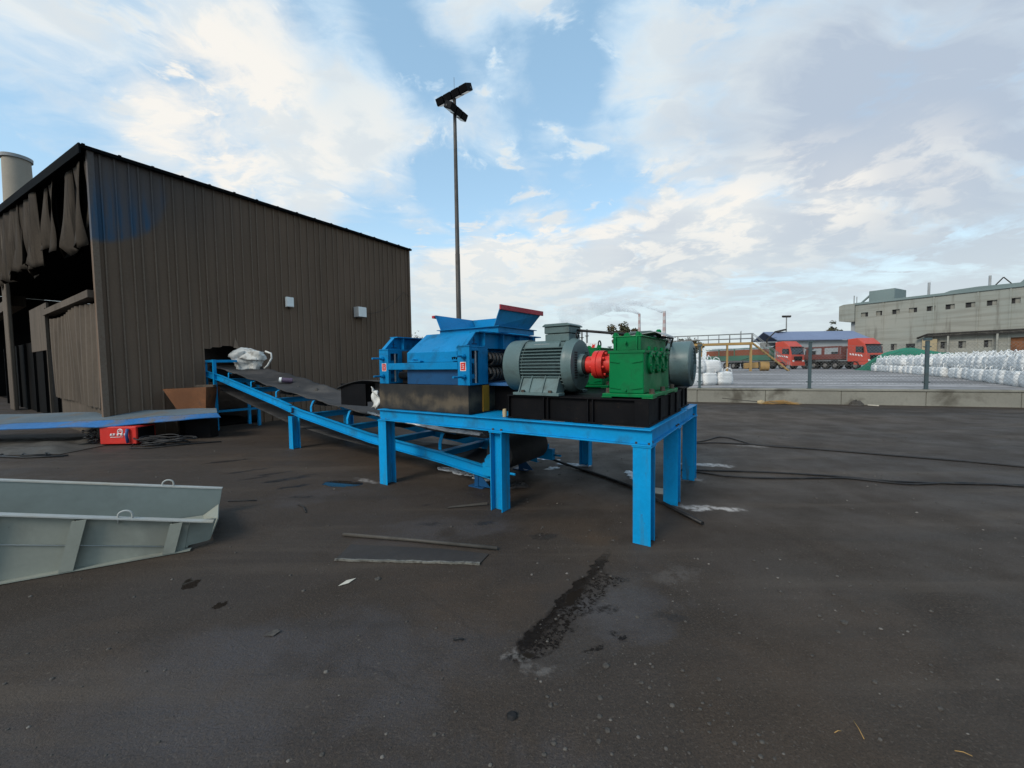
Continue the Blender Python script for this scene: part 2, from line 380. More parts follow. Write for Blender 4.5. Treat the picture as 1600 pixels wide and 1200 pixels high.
# dark damp stains, and broad soft darker patches under the platform
stain = many(pf, [(-3.25, 5.62, .36, .085, 32, .4, 1), (-2.95, 5.28, .24, .06, 30, .4, 1), (-4.1, 6.15, .36, .07, 34, .4, .9), (-4.9, 6.8, .40, .08, 30, .4, .9), (-3.6, 5.95, .30, .05, 32, .4, .9), (-3.75, 5.72, .24, .045, 32, .4, .8), (-3.05, 5.85, .18, .04, 20, .4, .8),
                  (.28, 3.62, .16, .10, 0, .9, 1), (-2.62, 4.85, .17, .055, 0, .6, .8), (-.3, 3.95, .12, .05, 20, .5, .7), (1.0, 2.42, .13, .05, -10, .6, .6), (-.85, 3.95, .18, .06, 0, .8, .6), (-1.0, 4.5, .08, .03, 0, .8, .7), (.55, 4.3, .5, .3, 20, .9, .45), (-.2, 4.9, .7, .35, -25, .9, .5), (-3.2, 8.2, 1.6, .5, -25, .8, .4)])
stain = t.math('MULTIPLY', stain, t.ramp(t.noise(co, 9, 5, .65), .32, .52, .25, 1))
strk = many(pf, [(.66, 3.08, .34, .055, 58, .35, 1), (.46, 2.68, .46, .15, 53, .3, 1), (.20, 2.30, .36, .12, 52, .3, 1), (.68, 2.84, .20, .075, 12, .4, 1), (.60, 2.27, .06, .045, -20, .3, 1), (.44, 2.16, .075, .028, 20, .3, .9), (.52, 2.5, .2, .05, 10, .5, .8)])
edge_s = madd(XY[pf][0], .815, madd(XY[pf][1], -.58, -.30*.815+2.585*.58))
strk = t.math('MULTIPLY', strk, t.ramp(edge_s, -.05, -.03))
pud = many(pf, [(-2.34, 5.38, .31, .14, -12, .12, 1), (-2.42, 2.90, .055, .12, 32, .3, 1), (-1.98, 2.62, .05, .05, 0, .3, 1), (.02, 2.10, .10, .035, 15, .35, 1), (.40, 2.66, .14, .045, 50, .35, 1)])
damp = many(pb, [(-1.3, 1.95, 1.4, .6, 12, .9, .5), (.3, 2.5, 1.0, .42, 50, .9, .55), (-2.3, 5.35, .6, .3, -10, .8, .4), (-2.2, 2.75, .7, .3, -30, .8, .5), (.8, 2.6, .5, .3, 20, .8, .5), (-1.2, 1.5, 1.6, .6, 10, .9, .35)])
c = t.mix(t.math('MULTIPLY', stain, .8), c, (.012, .011, .011))
rough_break = t.math('MAXIMUM', t.ramp(t.noise(co, 24, 5, .65), .42, .52), t.ramp(edge_s, .10, .02))
rim = many(pw, [(.66, 2.62, .50, .26, 50, .8, .8), (.25, 2.12, .3, .16, 40, .8, .6)])  # pale area beside the streak: wet sheen painted into the ground colour
agg = t.ramp(t.noise(co, 42, 4, .7), .50, .60)
c = t.mix(t.math('MULTIPLY', rim, t.mixf(agg, .25, .75)), c, (.088, .086, .088))
sm = t.math('MULTIPLY', strk, t.mixf(t.math('MULTIPLY', rough_break, t.math('SUBTRACT', 1.0, t.math('MULTIPLY', agg, t.ramp(edge_s, .0, .16)))), .12, 1.0))
c = t.mix(t.math('MULTIPLY', sm, .97), c, (.0095, .0065, .0045))
c = t.mix(pud, c, (.020, .017, .015))
# white frost-like residue, plus sky reflection painted pale at the streak end
wht = many(pw, [(2.15, 4.28, .40, .13, -20, .95, .8), (3.0, 6.1, .40, .14, -20, .95, .75), (2.4, 5.35, .22, .09, 0, .9, .35), (.03, 2.07, .10, .045, 10, .7, .16), (.1, 2.0, .12, .05, 30, .9, .10), (4.6, 7.4, .5, .1, -15, .95, .25), (1.22, 2.95, .26, .16, 0, .95, .06), (-2.05, 5.5, .3, .08, -10, .9, .35), ])
wht2 = many(pf, [(-.95, 6.03, .26, .13, -30, .4, 1), (-.72, 5.82, .30, .12, -32, .6, .9), (-.42, 5.52, .22, .10, -30, .8, .8), (.95, 6.25, .30, .09, -20, .4, 1), (.55, 6.0, .10, .06, 0, .5, .9), (1.72, 5.5, .10, .36, 0, .5, .9), (.35, 6.75, .5, .1, -25, .7, .8), (-.05, 7.1, .5, .1, -30, .7, .7)])
wht2 = t.math('MULTIPLY', wht2, t.ramp(t.noise(co, 21, 5, .65), .34, .44))
wht = t.math('MULTIPLY', wht, t.ramp(t.noise(co, 17, 5, .7), .36, .54))
wht = t.math('MAXIMUM', wht, wht2)
c = t.mix(wht, c, (.66, .67, .69))
trk = t.noise(t.mapping(co, rot=(0, 0, R(17)), scale=(.22, 2.6, 1)), .8, 6, .62)
c = t.mix(t.ramp(trk, .50, .68, 0, .50), c, (.100, .084, .070)); c = t.mix(t.ramp(trk, .46, .30, 0, .40), c, (.030, .027, .025))
c = t.mix(1.0, c, (.80, .745, .69), 'MULTIPLY')
t.put(b.inputs['Base Color'], c)
ro = t.ramp(med, .3, .75, .55, .86)
ro = t.mixf(damp, ro, .44); ro = t.mixf(stain, ro, .34); ro = t.mixf(sm, ro, .22); ro = t.mixf(pud, ro, .03)
t.put(b.inputs['Roughness'], ro); t.put(b.inputs['Specular IOR Level'], t.mixf(sm, .22, .10))
h = t.math('ADD', t.math('MULTIPLY', fine, .9), t.math('ADD', t.math('MULTIPLY', grit, .35), t.math('MULTIPLY', med, 1.2)))
flat = t.math('SUBTRACT', 1.0, t.math('MAXIMUM', pud, t.math('MULTIPLY', sm, .5)))
bn = t.bump(h, .6, .014); t.put(bn.node.inputs['Strength'], t.math('MULTIPLY', flat, .65)); t.put(b.inputs['Normal'], bn)

def rectsheet(name, x0, x1, y0, y1, z, mat, frame=WD, kind='structure', n=1):
    m = MB(); m.face([(x0, y0, z), (x1, y0, z), (x1, y1, z), (x0, y1, z)])
    return m.solo(name, mat, kind=kind, frame=frame)
rectsheet('ground', -1500, 1500, -300, 2500, 0, gm)

fy, t, b = newmat('far_yard_ground')
co = t.coord()
st = t.noise(t.mapping(co, rot=(0, 0, R(12)), scale=(.12, 1.0, 1)), .9, 6, .6); n2 = t.noise(co, 3, 5, .6); n3 = t.noise(co, .08, 3, .5)
c = t.mix(t.ramp(st, .38, .62), (.14, .135, .135), (.37, .355, .355))
c = t.mix(t.ramp(n2, .4, .7, 0, .6), c, (.07, .065, .065)); c = t.mix(t.ramp(n3, .4, .65, 0, .5), c, (.09, .085, .085))
t.put(b.inputs['Base Color'], c); b.inputs['Roughness'].default_value = .8
t.put(b.inputs['Normal'], t.bump(st, .6, .08))
# concrete retaining wall line (its own axes: x along the wall)
WL = Frame(7.27, 15.848, math.atan2(12.604-15.848, 16.254-7.267))
rectsheet('far_yard', -14, 600, .30, 1500, .40, fy, frame=WL)

# ------------------------------------------------------------------ low concrete wall and wire fence
root = thing('retaining_wall', 'long low stained concrete wall along the far side of the yard', 'wall', WL)
m = MB(); x = -14.0
segs = []
while x < 30:
    L = 2.35; segs.append((x, x+L-.012)); x += L
for a, e in segs: m.box(a, e, 0, .28, -.2, .48+rng.uniform(-.008, .008))
m.part('panel', concrete, root, bevel=.015)
m = MB(); m.box(-14, 30, -.03, .31, .487, .555); m.part('coping', concrete, root, bevel=.012)
FW = {}
root = thing('wire_fence', 'wire mesh fence on grey steel posts above the low concrete wall', 'fence', WL)
def wl(px, py): # world -> wall coordinate along
    return (WL.rot.transposed() @ (Vector((px, py, 0))-WL.loc)).x
pxs = [wl(7.42, 15.7), wl(11.08, 15.0), wl(14.0, 13.3)]
step = (pxs[2]-pxs[0])/2
for k, px in enumerate([pxs[0]-2*step, pxs[0]-step]+pxs+[pxs[2]+step, pxs[2]+2*step]):
    m = MB(); m.box(px-.045, px+.045, .10, .19, .555, 2.20+.05*(k % 2)); m.box(px-.075, px+.075, .085, .205, .56, .575)
    m.part('post', postm, root, bevel=.006)
    for z in (.80, 1.35, 2.0):
        m = MB(); m.box(px-.10, px+.10, .125, .165, z-.02, z+.02); m.part('clip', postm, root)
    m = MB(); m.box(px-.085, px+.085, .07, .22, 2.21+.05*(k % 2), 2.30); m.part('post_cap', postm, root)
m = MB()
a0, a1 = pxs[0]-2*step, pxs[2]+2*step
for z in (.72, 1.05, 1.4, 1.75, 2.1): m.box(a0, a1, .143, .147, z-.0025, z+.0025)
m.part('strand', fencewire, root)
m = MB(); hgt = 2.1-.72; x = a0-hgt
while x < a1:
    for s in (1, -1):
        xa, xb = (x, x+hgt) if s > 0 else (x+hgt, x)
        m.bar((xa, .145, .72), (xb, .145, 2.1), .0036, .0036, (0, 1, 0))
    x += .11
m.part('mesh', fencewire, root)

# ------------------------------------------------------------------ shed (warehouse)
XW, YB = -11.65, -1.07
WH = thing('warehouse', 'dark dusty corrugated sheet shed with torn curtain front and blue paint patch', 'shed', PL, (XW, YB, 0))
YE = 7.98
def eave(y): return 6.36-.08*(y-YB)/(YE-YB)
def roofz(x): return 6.42+(XW-x)*.118 if x > -26 else 6.42+(XW+26)*.118-(-26-x)*.118
def openz(y):    # bottom edge of the sheet over the conveyor opening
    if .86 < y < 1.56: return 2.10+.10*(y-.86)/.7+.02*math.sin(y*31)
    if 1.56 <= y < 2.22: return 2.02-.02*math.sin(y*20)
    return 0.0
m = MB()
y = YB; pts = []
k = 0
while y < YE:
    # rib profile: flat pan then raised seam
    w = .235 if k % 3 else .165
    seam = [(0, 0), (.008, .032), (.030, .036), (.042, 0)]
    pts += [(y+a, e) for a, e in seam]; y += w; k += 1
pts.append((YE, 0))
xo = lambda y, z: .005*math.sin(y*1.9+z*.6)+.003*math.sin(y*5.1-z*1.3)
zs = [0, .35, .7, 1.1, 1.5, 1.9, 2.3, 2.8, 3.4, 4.0, 4.7, 5.4, 6.0]
def wcol(y, e):
    zb = openz(y); top = eave(y)
    L = [zb]+[z for z in zs if z > zb+.08 and z < top-.1]+[top]
    return [(y, e, z) for z in L]
for (ya, ea), (yb, eb) in zip(pts, pts[1:]):
    zb = max(openz(ya+1e-4), openz(yb-1e-4)) if (openz(ya+1e-4) > 0 and openz(yb-1e-4) > 0) else 0
    top = (eave(ya), eave(yb))
    L = [zb]+[z for z in zs if z > zb+.08]+[None]
    for z0, z1 in zip(L, L[1:]):
        q = []
        for (yy, ee, ti) in ((ya, ea, 0), (yb, eb, 1)):
            q.append([(XW+ee+xo(yy, z if z is not None else 6.4), yy, top[ti] if z is None else z) for z in (z0, z1)])
        m.face([q[0][0], q[1][0], q[1][1], q[0][1]])
m.part('long_wall', wallm, WH, solid=.006)
m = MB(); m.box(XW-.07, XW+.075, YB-.02, YB+.085, 0, 6.36); m.part('corner_trim', shedtan if False else wallm, WH)
m = MB(); m.box(XW-.05, XW+.06, YE-.02, YE+.05, 0, 6.27); m.part('corner_trim', wallm, WH)
# torn flap at the opening
m = MB(); m.slab([(XW+.05, 1.54, 2.16), (XW+.10, 1.66, 2.14), (XW+.03, 1.60, 2.46)], .006); m.part('torn_flap', wallm, WH)
# hidden walls and roof
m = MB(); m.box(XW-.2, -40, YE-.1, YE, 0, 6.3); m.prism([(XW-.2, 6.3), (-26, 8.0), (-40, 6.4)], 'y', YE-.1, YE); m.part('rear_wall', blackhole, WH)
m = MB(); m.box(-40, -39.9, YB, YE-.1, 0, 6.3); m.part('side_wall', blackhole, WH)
m = MB()
for sgn in (0,):
    for x0, x1 in ((XW+.14, -26), (-26, -40.3)):
        q = [(x0, YB-.14, roofz(x0)), (x0, YE+.10, roofz(x0)-.08), (x1, YE+.10, roofz(x1)), (x1, YB-.14, roofz(x1))]
        m.slab(q, .07)
m.part('roof', roofm, WH)
m = MB(); y = YB-.1
while y < YE: # sheet ends poking past the eave
    m.box(XW+.06, XW+.155+rng.uniform(0, .01), y, y+.05, roofz(XW)-.055-.08*(y-YB)/9, roofz(XW)-.012+rng.uniform(0, .012)-.08*(y-YB)/9); y += .57
m.part('eave_cap', roofm, WH)
m = MB()
for x0, x1 in ((XW+.14, -26), (-26, -40)):
    m.slab([(x0, YB-.15, roofz(x0)+.012), (x1, YB-.15, roofz(x1)+.012), (x1, YB-.15, roofz(x1)-.26), (x0, YB-.15, roofz(x0)-.2)], .03, (0, -1, 0))
m.part('fascia', roofm, WH)
# torn curtain strips hung under the fascia: (x left, x right, bottom z, setback)
def curtain(name, strips, mat):
    m = MB()
    for xa, xb, zb, back in strips:
        n = max(2, int(abs(xb-xa)/.35))
        def f(u, v, xa=xa, xb=xb, zb=zb, back=back):
            top = roofz(xa+(xb-xa)*u)-.24; pinch = 1-.16*v*math.sin(3*v+xa)
            xx = (xa+xb)/2+(xb-xa)*(u-.5)*pinch+.12*math.sin(v*3+xa*2)*v
            jag = .13*mnoise.noise((xx*3.1, 1.7, 0))+.09*mnoise.noise((xx*9, 4.2, 0))
            z = top+(zb+jag*2-top)*v
            return (xx, YB+back+.11*math.sin(xx*4.3+v*1.5)*(.25+v)+.05*math.sin(xx*11)*v, z)
        m.grid(f, n*2, 14)
    return m.part(name, mat, WH, solid=.01)
curtain('torn_curtain', [(-26.2, -22.6, 5.05, -.02), (-22.6, -20.6, 5.15, .0), (-20.6, -19.55, 5.0, .02), (-19.5, -18.2, 4.65, 0.0), (-18.15, -17.3, 4.75, -.06), (-17.05, -16.2, 5.1, .06), (-15.9, -15.05, 4.85, .0), (-14.1, -13.15, 4.55, .02), (-12.95, -12.05, 4.42, -.02), (-11.95, -11.78, 4.9, .03)], tarpm)
curtain('dark_gap_strip', [(-17.6, -16.3, 5.3, .25), (-15.2, -13.9, 4.62, .22), (-13.6, -12.7, 4.7, .25), (-12.4, -11.75, 4.55, .22)], blackhole)  # black strips added behind the curtain gaps to paint their darkness
m = MB(); m.box(-26.0, -24.9, YB-.03, YB+.10, 0, 7.6); m.part('column', shedtan, WH, bevel=.03)
# little door house in the front
m = MB(); m.box(-16.95, -11.73, YB-.12, YB+.10, 3.20, 3.36); m.part('door_header', shedtan, WH)
m = MB(); m.box(-17.0, -16.94, YB-.08, YB-.02, 0, 3.42); m.part('door_post', shedtan, WH)
def corr(name, x0, x1, z0, z1, y, mat, pitch=.3, amp=.03, lift=0):
    m = MB(); n = int((x1-x0)/pitch*4)
    def f(u, v):
        xx = x0+(x1-x0)*u
        return (xx, y-(amp if int(u*n) % 4 in (1, 2) else 0)+.03*math.sin(xx*2.1+v*2), z0+(z1-z0)*v-(lift*u*(1-v))+.05*math.sin(xx*1.3)*(1 if v > .5 else 0))
    m.grid(f, n, 6, smooth=False); return m.part(name, mat, WH, solid=.008)
corr('door_sheet', -16.55, -11.78, .85, 3.10, YB+.02, shedtan, .38, .05, .12)
m = MB(); m.box(-16.35, -11.78, YB+.06, YB+.10, 0, .82); m.part('door_kick_panel', shedtan, WH)
m = MB(); m.box(-19.9, -17.03, YB-.03, YB+.02, 2.22, 3.60); m.part('side_panel', shedtan, WH)
m = MB(); m.box(-16.9, -16.58, YB+.30, YB+.36, 0, 3.2); m.part('door_jamb', blackm, WH)
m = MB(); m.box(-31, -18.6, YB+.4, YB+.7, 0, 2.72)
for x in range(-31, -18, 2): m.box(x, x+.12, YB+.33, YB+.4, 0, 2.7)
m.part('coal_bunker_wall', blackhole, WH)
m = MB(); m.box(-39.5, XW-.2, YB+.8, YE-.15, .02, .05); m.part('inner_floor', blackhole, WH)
def heap(u, v):
    x = -32+19*u; y = YB+1.2+7*v
    return (x, y, .05+3.3*max(0, math.sin(math.pi*u))**1.3*max(0, math.sin(math.pi*v))+.25*mnoise.noise((x*.9, y*.9, 0)))
m = MB(); m.grid(heap, 26, 14); m.solo('coal_heap', coal, 'black coal heap inside the dark open shed', 'coal heap', PL, (-22, 2, 0))
# roof beam sticking out on the left and a rust building beyond
m = MB(); m.box(-50, -26, YB+.2, YB+.6, 4.35, 4.78); m.part('side_beam', shedtan, WH)
root = thing('brown_shed', 'brown rust-stained low building behind the shed at the picture edge', 'building', WD, (-40, 26, 0))
m = MB(); m.box(-47, -33, 30, 38, 0, 4.3); m.part('wall', rustm, root)
m = MB(); m.slab([(-47.4, 29.6, 4.25), (-32.6, 29.6, 4.25), (-32.6, 38.4, 5.2), (-47.4, 38.4, 5.2)], .15, (0, 0, 1)); m.part('roof', roofm, root)
# white wall boxes
for k, (ya, yb, za, zb, dep, lab) in enumerate([(2.99, 3.21, 3.44, 3.74, .09, 'small white box on the dark shed wall, smaller one nearer the torn curtain'), (5.36, 5.70, 3.34, 3.70, .26, 'deep white box with a grey side on the shed wall near its far corner')]):
    root = thing('wall_box', lab, 'wall box', PL, (XW+.03, (ya+yb)/2, (za+zb)/2), group='white boxes on the shed wall')
    m = MB(); m.box(XW+.042, XW+.042+dep, ya, yb, za, zb); m.part('housing', metalgrey if k else white, root, bevel=.012)
    m = MB(); m.box(XW+.045+dep, XW+.062+dep, ya+.01, yb-.01, za+.012, zb-.012); m.part('cover', white, root, bevel=.006)
    m = MB(); m.tube([(XW+.1, ya+.07, za), (XW+.1, ya+.08, za-.04), (XW+.06, ya+.09, za-.06)], .012); m.part('cable_gland', blackm, root)
m = MB(); pts = []
for i in range(15):
    u = i/14; yy = 5.75+1.9*u; pts.append((XW+.055, yy, 3.52+1.02*u-.28*math.sin(math.pi*u)))
m.tube(pts+[(XW+.055, 7.95, 4.40)], .006, 5)
m.solo('wall_cable', cablem, 'thin dark cable sagging from the deep white box to the shed corner', 'cable', PL, (XW, 6, 3.5))
# concrete chimney
root = thing('concrete_chimney', 'pale round concrete chimney behind the shed roof', 'chimney', WD, (-54.1, 45, 0))
m = MB(); m.lathe((-54.1, 45, 0), (0, 0, 1), [(0, 0), (0, 1.45), (24.9, 1.06), (24.9, .9), (24.0, .9), (24.0, 0)], 40); m.part('shaft', conc_pale, root)
m = MB(); m.lathe((-54.1, 45, 24.7), (0, 0, 1), [(0, 1.05), (0, 1.21), (.34, 1.23), (.34, .9), (.25, .9)], 40); m.part('rim', metalgrey, root)

# ------------------------------------------------------------------ blue steel platform
W, L, HT = 2.437, 3.585, 1.023
root = thing('steel_platform', 'bright blue steel beam platform on H section legs carrying the crusher', 'platform', PL, (0, 0, 0))
def ibeam(name, a, bb, ax, y0, d=1, z1=HT, h=.148, fl=.085):
    """channel-like I beam; ax='x' runs along x at outer face y0"""
    m = MB(); t_ = .012
    lo = z1-h
    if ax == 'x':
        m.box(a, bb, y0, y0+fl*d, z1-t_, z1); m.box(a, bb, y0, y0+fl*d, lo, lo+t_); m.box(a, bb, y0+d*.036, y0+d*.046, lo+t_, z1-t_)
    else:
        m.box(y0, y0+fl*d, a, bb, z1-t_, z1); m.box(y0, y0+fl*d, a, bb, lo, lo+t_); m.box(y0+d*.036, y0+d*.046, a, bb, lo+t_, z1-t_)
    return m.part(name, blue, root, bevel=.003)
ibeam('front_beam', -L, .0, 'x', 0, 1)
ibeam('rear_beam', -L, 0, 'x', W, -1)
ibeam('side_beam', .088, W-.088, 'y', 0, -1)
ibeam('side_beam', .088, W-.088, 'y', -L, 1)
for xx in (-2.72, -1.62, -.82):
    m = MB(); m.box(xx-.05, xx+.05, .088, W-.088, HT-.13, HT-.002); m.part('cross_beam', blue, root)
m = MB(); m.box(-2.05, -1.56, .088, W-.09, HT-.014, HT-.004); m.part('deck_plate', blue, root)
legz = HT-.148
legs = [(-.082, .088, 'y'), (-L+.065, .09, 'y'), (-1.635, .075, 'x'), (-.082, 1.25, 'y'), (-.082, W-.075, 'y'), (-1.59, W-.085, 'x'), (-L+.065, W-.085, 'y')]
for x, y, wb in legs:
    m = MB(); m.hbeam_v(x, y, 0.0, legz-.012, web=wb, b=.155, d=.155, tf=.011, tw=.010)
    o = m.part('leg', blue_leg, root, bevel=.002)
    m = MB(); m.box(x-.085, x+.085, y-.085, y+.085, legz-.012, legz); m.part('cap_plate', blue, root)
    m = MB()
    for sx in (-.055, .055):
        for sy in (-.045, .05):
            m.cyl((x+sx, y+sy, legz+.012), (x+sx, y+sy, legz+.03), .013, n=6, smooth=False); m.cyl((x+sx, y+sy, legz-.03), (x+sx, y+sy, legz-.012), .013, n=6, smooth=False)
    m.part('bolt', bolt, root)

# ------------------------------------------------------------------ crusher
crblue = paint('crusher_blue_paint', (.002, .185, .42), .45, (.012, .035, .05), .7, 3.2, spec=.12, vary=.14, chips=.3)
deepblue = paint('deep_blue_paint', (.004, .055, .15), .5, (.006, .012, .018), .6, 3, vary=.15)
CR = thing('roll_crusher', 'blue double roll crusher with open red rimmed hopper on the blue platform', 'crusher', PL, (-2.86, .1, HT))
Z0 = 1.362
m = MB(); m.box(-3.66, -2.085, .10, .135, HT+.002, Z0-.004); m.box(-3.66, -3.62, .135, 2.2, HT+.002, Z0-.004); m.box(-2.125, -2.085, .135, 2.2, HT+.002, Z0-.004); m.box(-3.66, -2.085, 2.2, 2.24, HT+.002, Z0-.004)
m.part('skirt', skirtm, CR, bevel=.004)
m = MB(); m.box(-2.083, -2.066, .36, .48, HT+.01, Z0-.01); m.part('yellow_plate', yellowpost, CR)
m = MB(); m.box(-2.08, -1.62, .62, 2.1, HT+.003, Z0-.03); m.part('side_skirt', blackm, CR, bevel=.004)
def colblock(xa, xb):
    m = MB()
    m.box(xa, xb, .10, .125, Z0, 1.825)                       # front plate
    for x in (xa, xb-.02):
        m.box(x, x+.02, .125, .145, Z0, 1.80); m.box(x, x+.02, .275, .345, Z0, 1.80); m.box(x, x+.02, .145, .275, 1.765, 1.80); m.box(x, x+.02, .145, .275, Z0, 1.385)
    m.box(xa, xb, .345, .43, Z0, 1.80); m.box(xa, xb, .10, .43, 1.801, 1.822)
    m.part('bearing_frame', crblue, CR, bevel=.004)
    m = MB(); m.box(xa+.022, xb-.022, .150, .165, Z0, 1.78); m.part('frame_liner', darksteel, CR)
    m = MB(); m.cyl((xb-.012, .225, Z0), (xb-.012, .225, 1.765), .012, n=8); m.part('guide_rod', metalgrey, CR)
    for z in (1.44, 1.62):
        m = MB(); m.box(xb-.03, xb-.012, .16, .205, z, z+.05); m.part('spacer', crblue, CR)
colblock(-3.645, -3.462); colblock(-2.24, -2.06)
m = MB(); m.box(-3.462, -2.24, .095, .13, 1.548, 1.634); m.part('cross_bar', crblue, CR, bevel=.004)
m = MB(); m.box(-3.46, -2.25, .34, .36, Z0, 1.80); m.part('inner_panel', darksteel, CR)
m = MB(); m.box(-3.155, -2.245, .155, .175, Z0, 1.547); m.part('lower_panel', deepblue, CR)
m = MB(); m.prism([(.16, 1.636), (.16, 1.765), (.52, 2.022), (1.70, 2.022), (1.70, 1.636)], 'x', -3.16, -2.30)
m.part('hood', crblue, CR, bevel=.004)
for xa, xb in ((-3.575, -3.558), (-2.150, -2.133)):
    m = MB(); m.prism([(.115, 1.826), (.285, 1.985), (1.75, 1.985), (1.75, 1.80), (.44, 1.80), (.44, 1.826)], 'x', xa, xb)
    m.part('side_beam', crblue, CR, bevel=.003)
    m = MB()
    for y in (.40, .80, 1.20, 1.57): m.box(xb, xb+.075, y-.006, y+.006, 1.826 if y < .5 else 1.80, 1.984)
    m.box(xa-.055, xb+.08, .28, 1.78, 1.9865, 2.001)
    m.slab([(xa-.02, .105, 1.828), (xb+.03, .105, 1.828), (xb+.03, .278, 1.992), (xa-.02, .278, 1.992)], .012)
    m.part('beam_rib', crblue, CR)
    m = MB(); m.box(xb, xb+.004, .24, .34, 1.845, 1.858); m.box(xb, xb+.004, .27, .285, 1.858, 1.93); m.box(xb, xb+.004, .25, .31, 1.89, 1.90); m.part('cast_mark', deepblue, CR)
m = MB(); m.box(-3.2, -2.17, .53, 1.78, 1.975, 1.995); m.part('top_plate', crblue, CR)
for xa, xb in ((-3.60, -3.585), (-2.10, -2.085)):
    m = MB(); m.prism([(.42, Z0), (.42, 1.80), (.46, 1.80), (.46, Z0)], 'x', xa-.02, xb+.02); m.part('post_plate', crblue, CR)
# side wall far behind the springs
m = MB(); m.box(-2.50, -2.42, .46, 1.9, Z0, 1.93); m.part('side_wall', darksteel, CR)
m = MB(); m.box(-2.14, -2.03, 1.05, 1.9, Z0, 1.80); m.part('roll_housing', crblue, CR, bevel=.006)
m = MB(); m.box(-2.3, -1.72, .5, 1.8, Z0-.02, Z0+.012); m.part('floor_plate', bluedirty, CR)
def coil(x, y0, y1, z, r, wire, turns):
    m = MB(); n = turns*18
    m.tube([(x+r*math.cos(2*math.pi*turns*i/n), y0+(y1-y0)*i/n, z+r*math.sin(2*math.pi*turns*i/n)) for i in range(n+1)], wire, 7)
    m.cyl((x, y0-.02, z), (x, y1, z), r*.45, n=12); return m
for z in (1.665, 1.485): coil(-2.10, .47, 1.06, z, .072, .019, 8).part('spring', springm, CR)
# bolts on the front frames
for x, z, ln in ((-2.135, 1.70, .10), (-2.135, 1.462, .16), (-3.56, 1.70, .14), (-3.56, 1.462, .12)):
    m = MB(); m.cyl((x, .095, z), (x, .068, z), .030, n=6, smooth=False); m.cyl((x, .068, z), (x, .055, z), .021, n=10); m.cyl((x, .06, z), (x, .06-ln, z), .013, n=10)
    m.part('tension_bolt', crblue, CR)
for x in (-2.155, -3.545):
    m = MB(); m.box(x-.043, x+.043, .0975, .0995, 1.530, 1.634); m.box(x-.036, x+.036, .096, .0976, 1.537, 1.627)
    o = m.part('warning_sticker', [white, signred], CR)
    for k, p in enumerate(o.data.polygons): p.material_index = 1 if k >= 6 else 0
    m = MB(); y = .0945
    m.tube([(x-.016, y, 1.598), (x+.006, y, 1.606), (x+.014, y, 1.598)], .0035, 5); m.tube([(x-.018, y, 1.575), (x-.004, y, 1.588), (x+.012, y, 1.582), (x+.016, y, 1.560)], .0035, 5)
    m.tube([(x-.02, y, 1.552), (x-.002, y, 1.562), (x+.012, y, 1.552)], .0035, 5)
    m.part('sticker_mark', stripewhite, CR)
m = MB()
for k in range(5): # dark hand painted marks
    x = -2.36+.030*k; m.box(x, x+.016, .138, .1445, 1.668+.004*(k % 2), 1.69); m.box(x-.004, x+.022, .138, .1445, 1.69, 1.696+.003*(k % 3))
m.part('painted_mark', blackhole, CR)
m = MB(); m.box(-2.36, -2.2, .144, .16, 1.65, 1.72); m.part('mark_plate', crblue, CR)
m = MB(); m.box(-3.08, -2.86, .10, .16, 1.638, 1.662); m.part('hand_bracket', crblue, CR, bevel=.006)
m = MB(); m.tube([(-3.0+.04*math.cos(a), .14, 1.672+.012*math.sin(a)) for a in [math.pi*i/8 for i in range(9)]], .008); m.part('lifting_loop', crblue, CR)
m = MB(); m.tube([(-2.30+.03*math.cos(a), .20, 1.80+.035*math.sin(a)) for a in [math.pi*i/8 for i in range(9)]], .008); m.part('lifting_loop', crblue, CR)
m = MB(); m.tube([(-3.22, .31, 1.40), (-3.22, .30, 1.44)], .022, 10); m.tube([(-3.22, .30, 1.44), (-3.22, .30, 1.50)], .012, 8); m.part('grease_cup', white, CR)
# roll shafts inside the opening on the left, seen below the bar
m = MB(); m.cyl((-3.44, .30, 1.47), (-3.17, .30, 1.47), .05, n=18); m.part('roll_shaft', darksteel, CR)
# hopper
HX0, HX1, HY0, HY1, HZ = -2.935, -1.965, .55, 1.42, 2.073
m = MB()
for a in ((HX0, HX1, HY0, HY0+.014), (HX0, HX1, HY1-.014, HY1)): m.box(*a, 2.0, HZ-.008)
for a in ((HX0, HX0+.014), (HX1-.014, HX1)): m.box(*a, HY0+.014, HY1-.014, 2.0, HZ-.008)
for a in ((HX0-.03, HX1+.03, HY0-.03, HY0+.03), (HX0-.03, HX1+.03, HY1-.03, HY1+.03), (HX0-.03, HX0+.03, HY0+.03, HY1-.03), (HX1-.03, HX1+.03, HY0+.03, HY1-.03)): m.box(*a, HZ-.008, HZ)
m.part('hopper_ring', crblue, CR)
hp = paint('hopper_plate_blue', (.02, .23, .46), .5, (.012, .015, .018), .5, 2.6, chips=.3, vary=.15)
m = MB(); m.slab([(-2.04, HY0+.02, HZ), (-2.04, HY1-.02, HZ), (-1.875, HY1+.05, 2.29), (-1.945, HY0+.02, 2.295)], .01); m.part('hopper_plate', hp, CR)
m = MB(); m.slab([(-2.93, HY0+.02, HZ), (-2.93, HY1-.02, HZ), (-3.04, HY1-.02, 2.285), (-3.03, HY0+.02, 2.285)], .01); m.part('hopper_plate', crblue, CR)
m = MB(); m.slab([(-2.93, HY1-.04, HZ), (-2.04, HY1-.04, HZ), (-1.90, HY1-.03, 2.285), (-3.04, HY1-.03, 2.285)], .01); m.part('hopper_plate', crblue, CR)
m = MB(); m.bar((-1.935, HY0+.0, 2.302), (-1.860, HY1+.07, 2.302), .020, .062); m.part('hopper_rim', redrim, CR, bevel=.003)
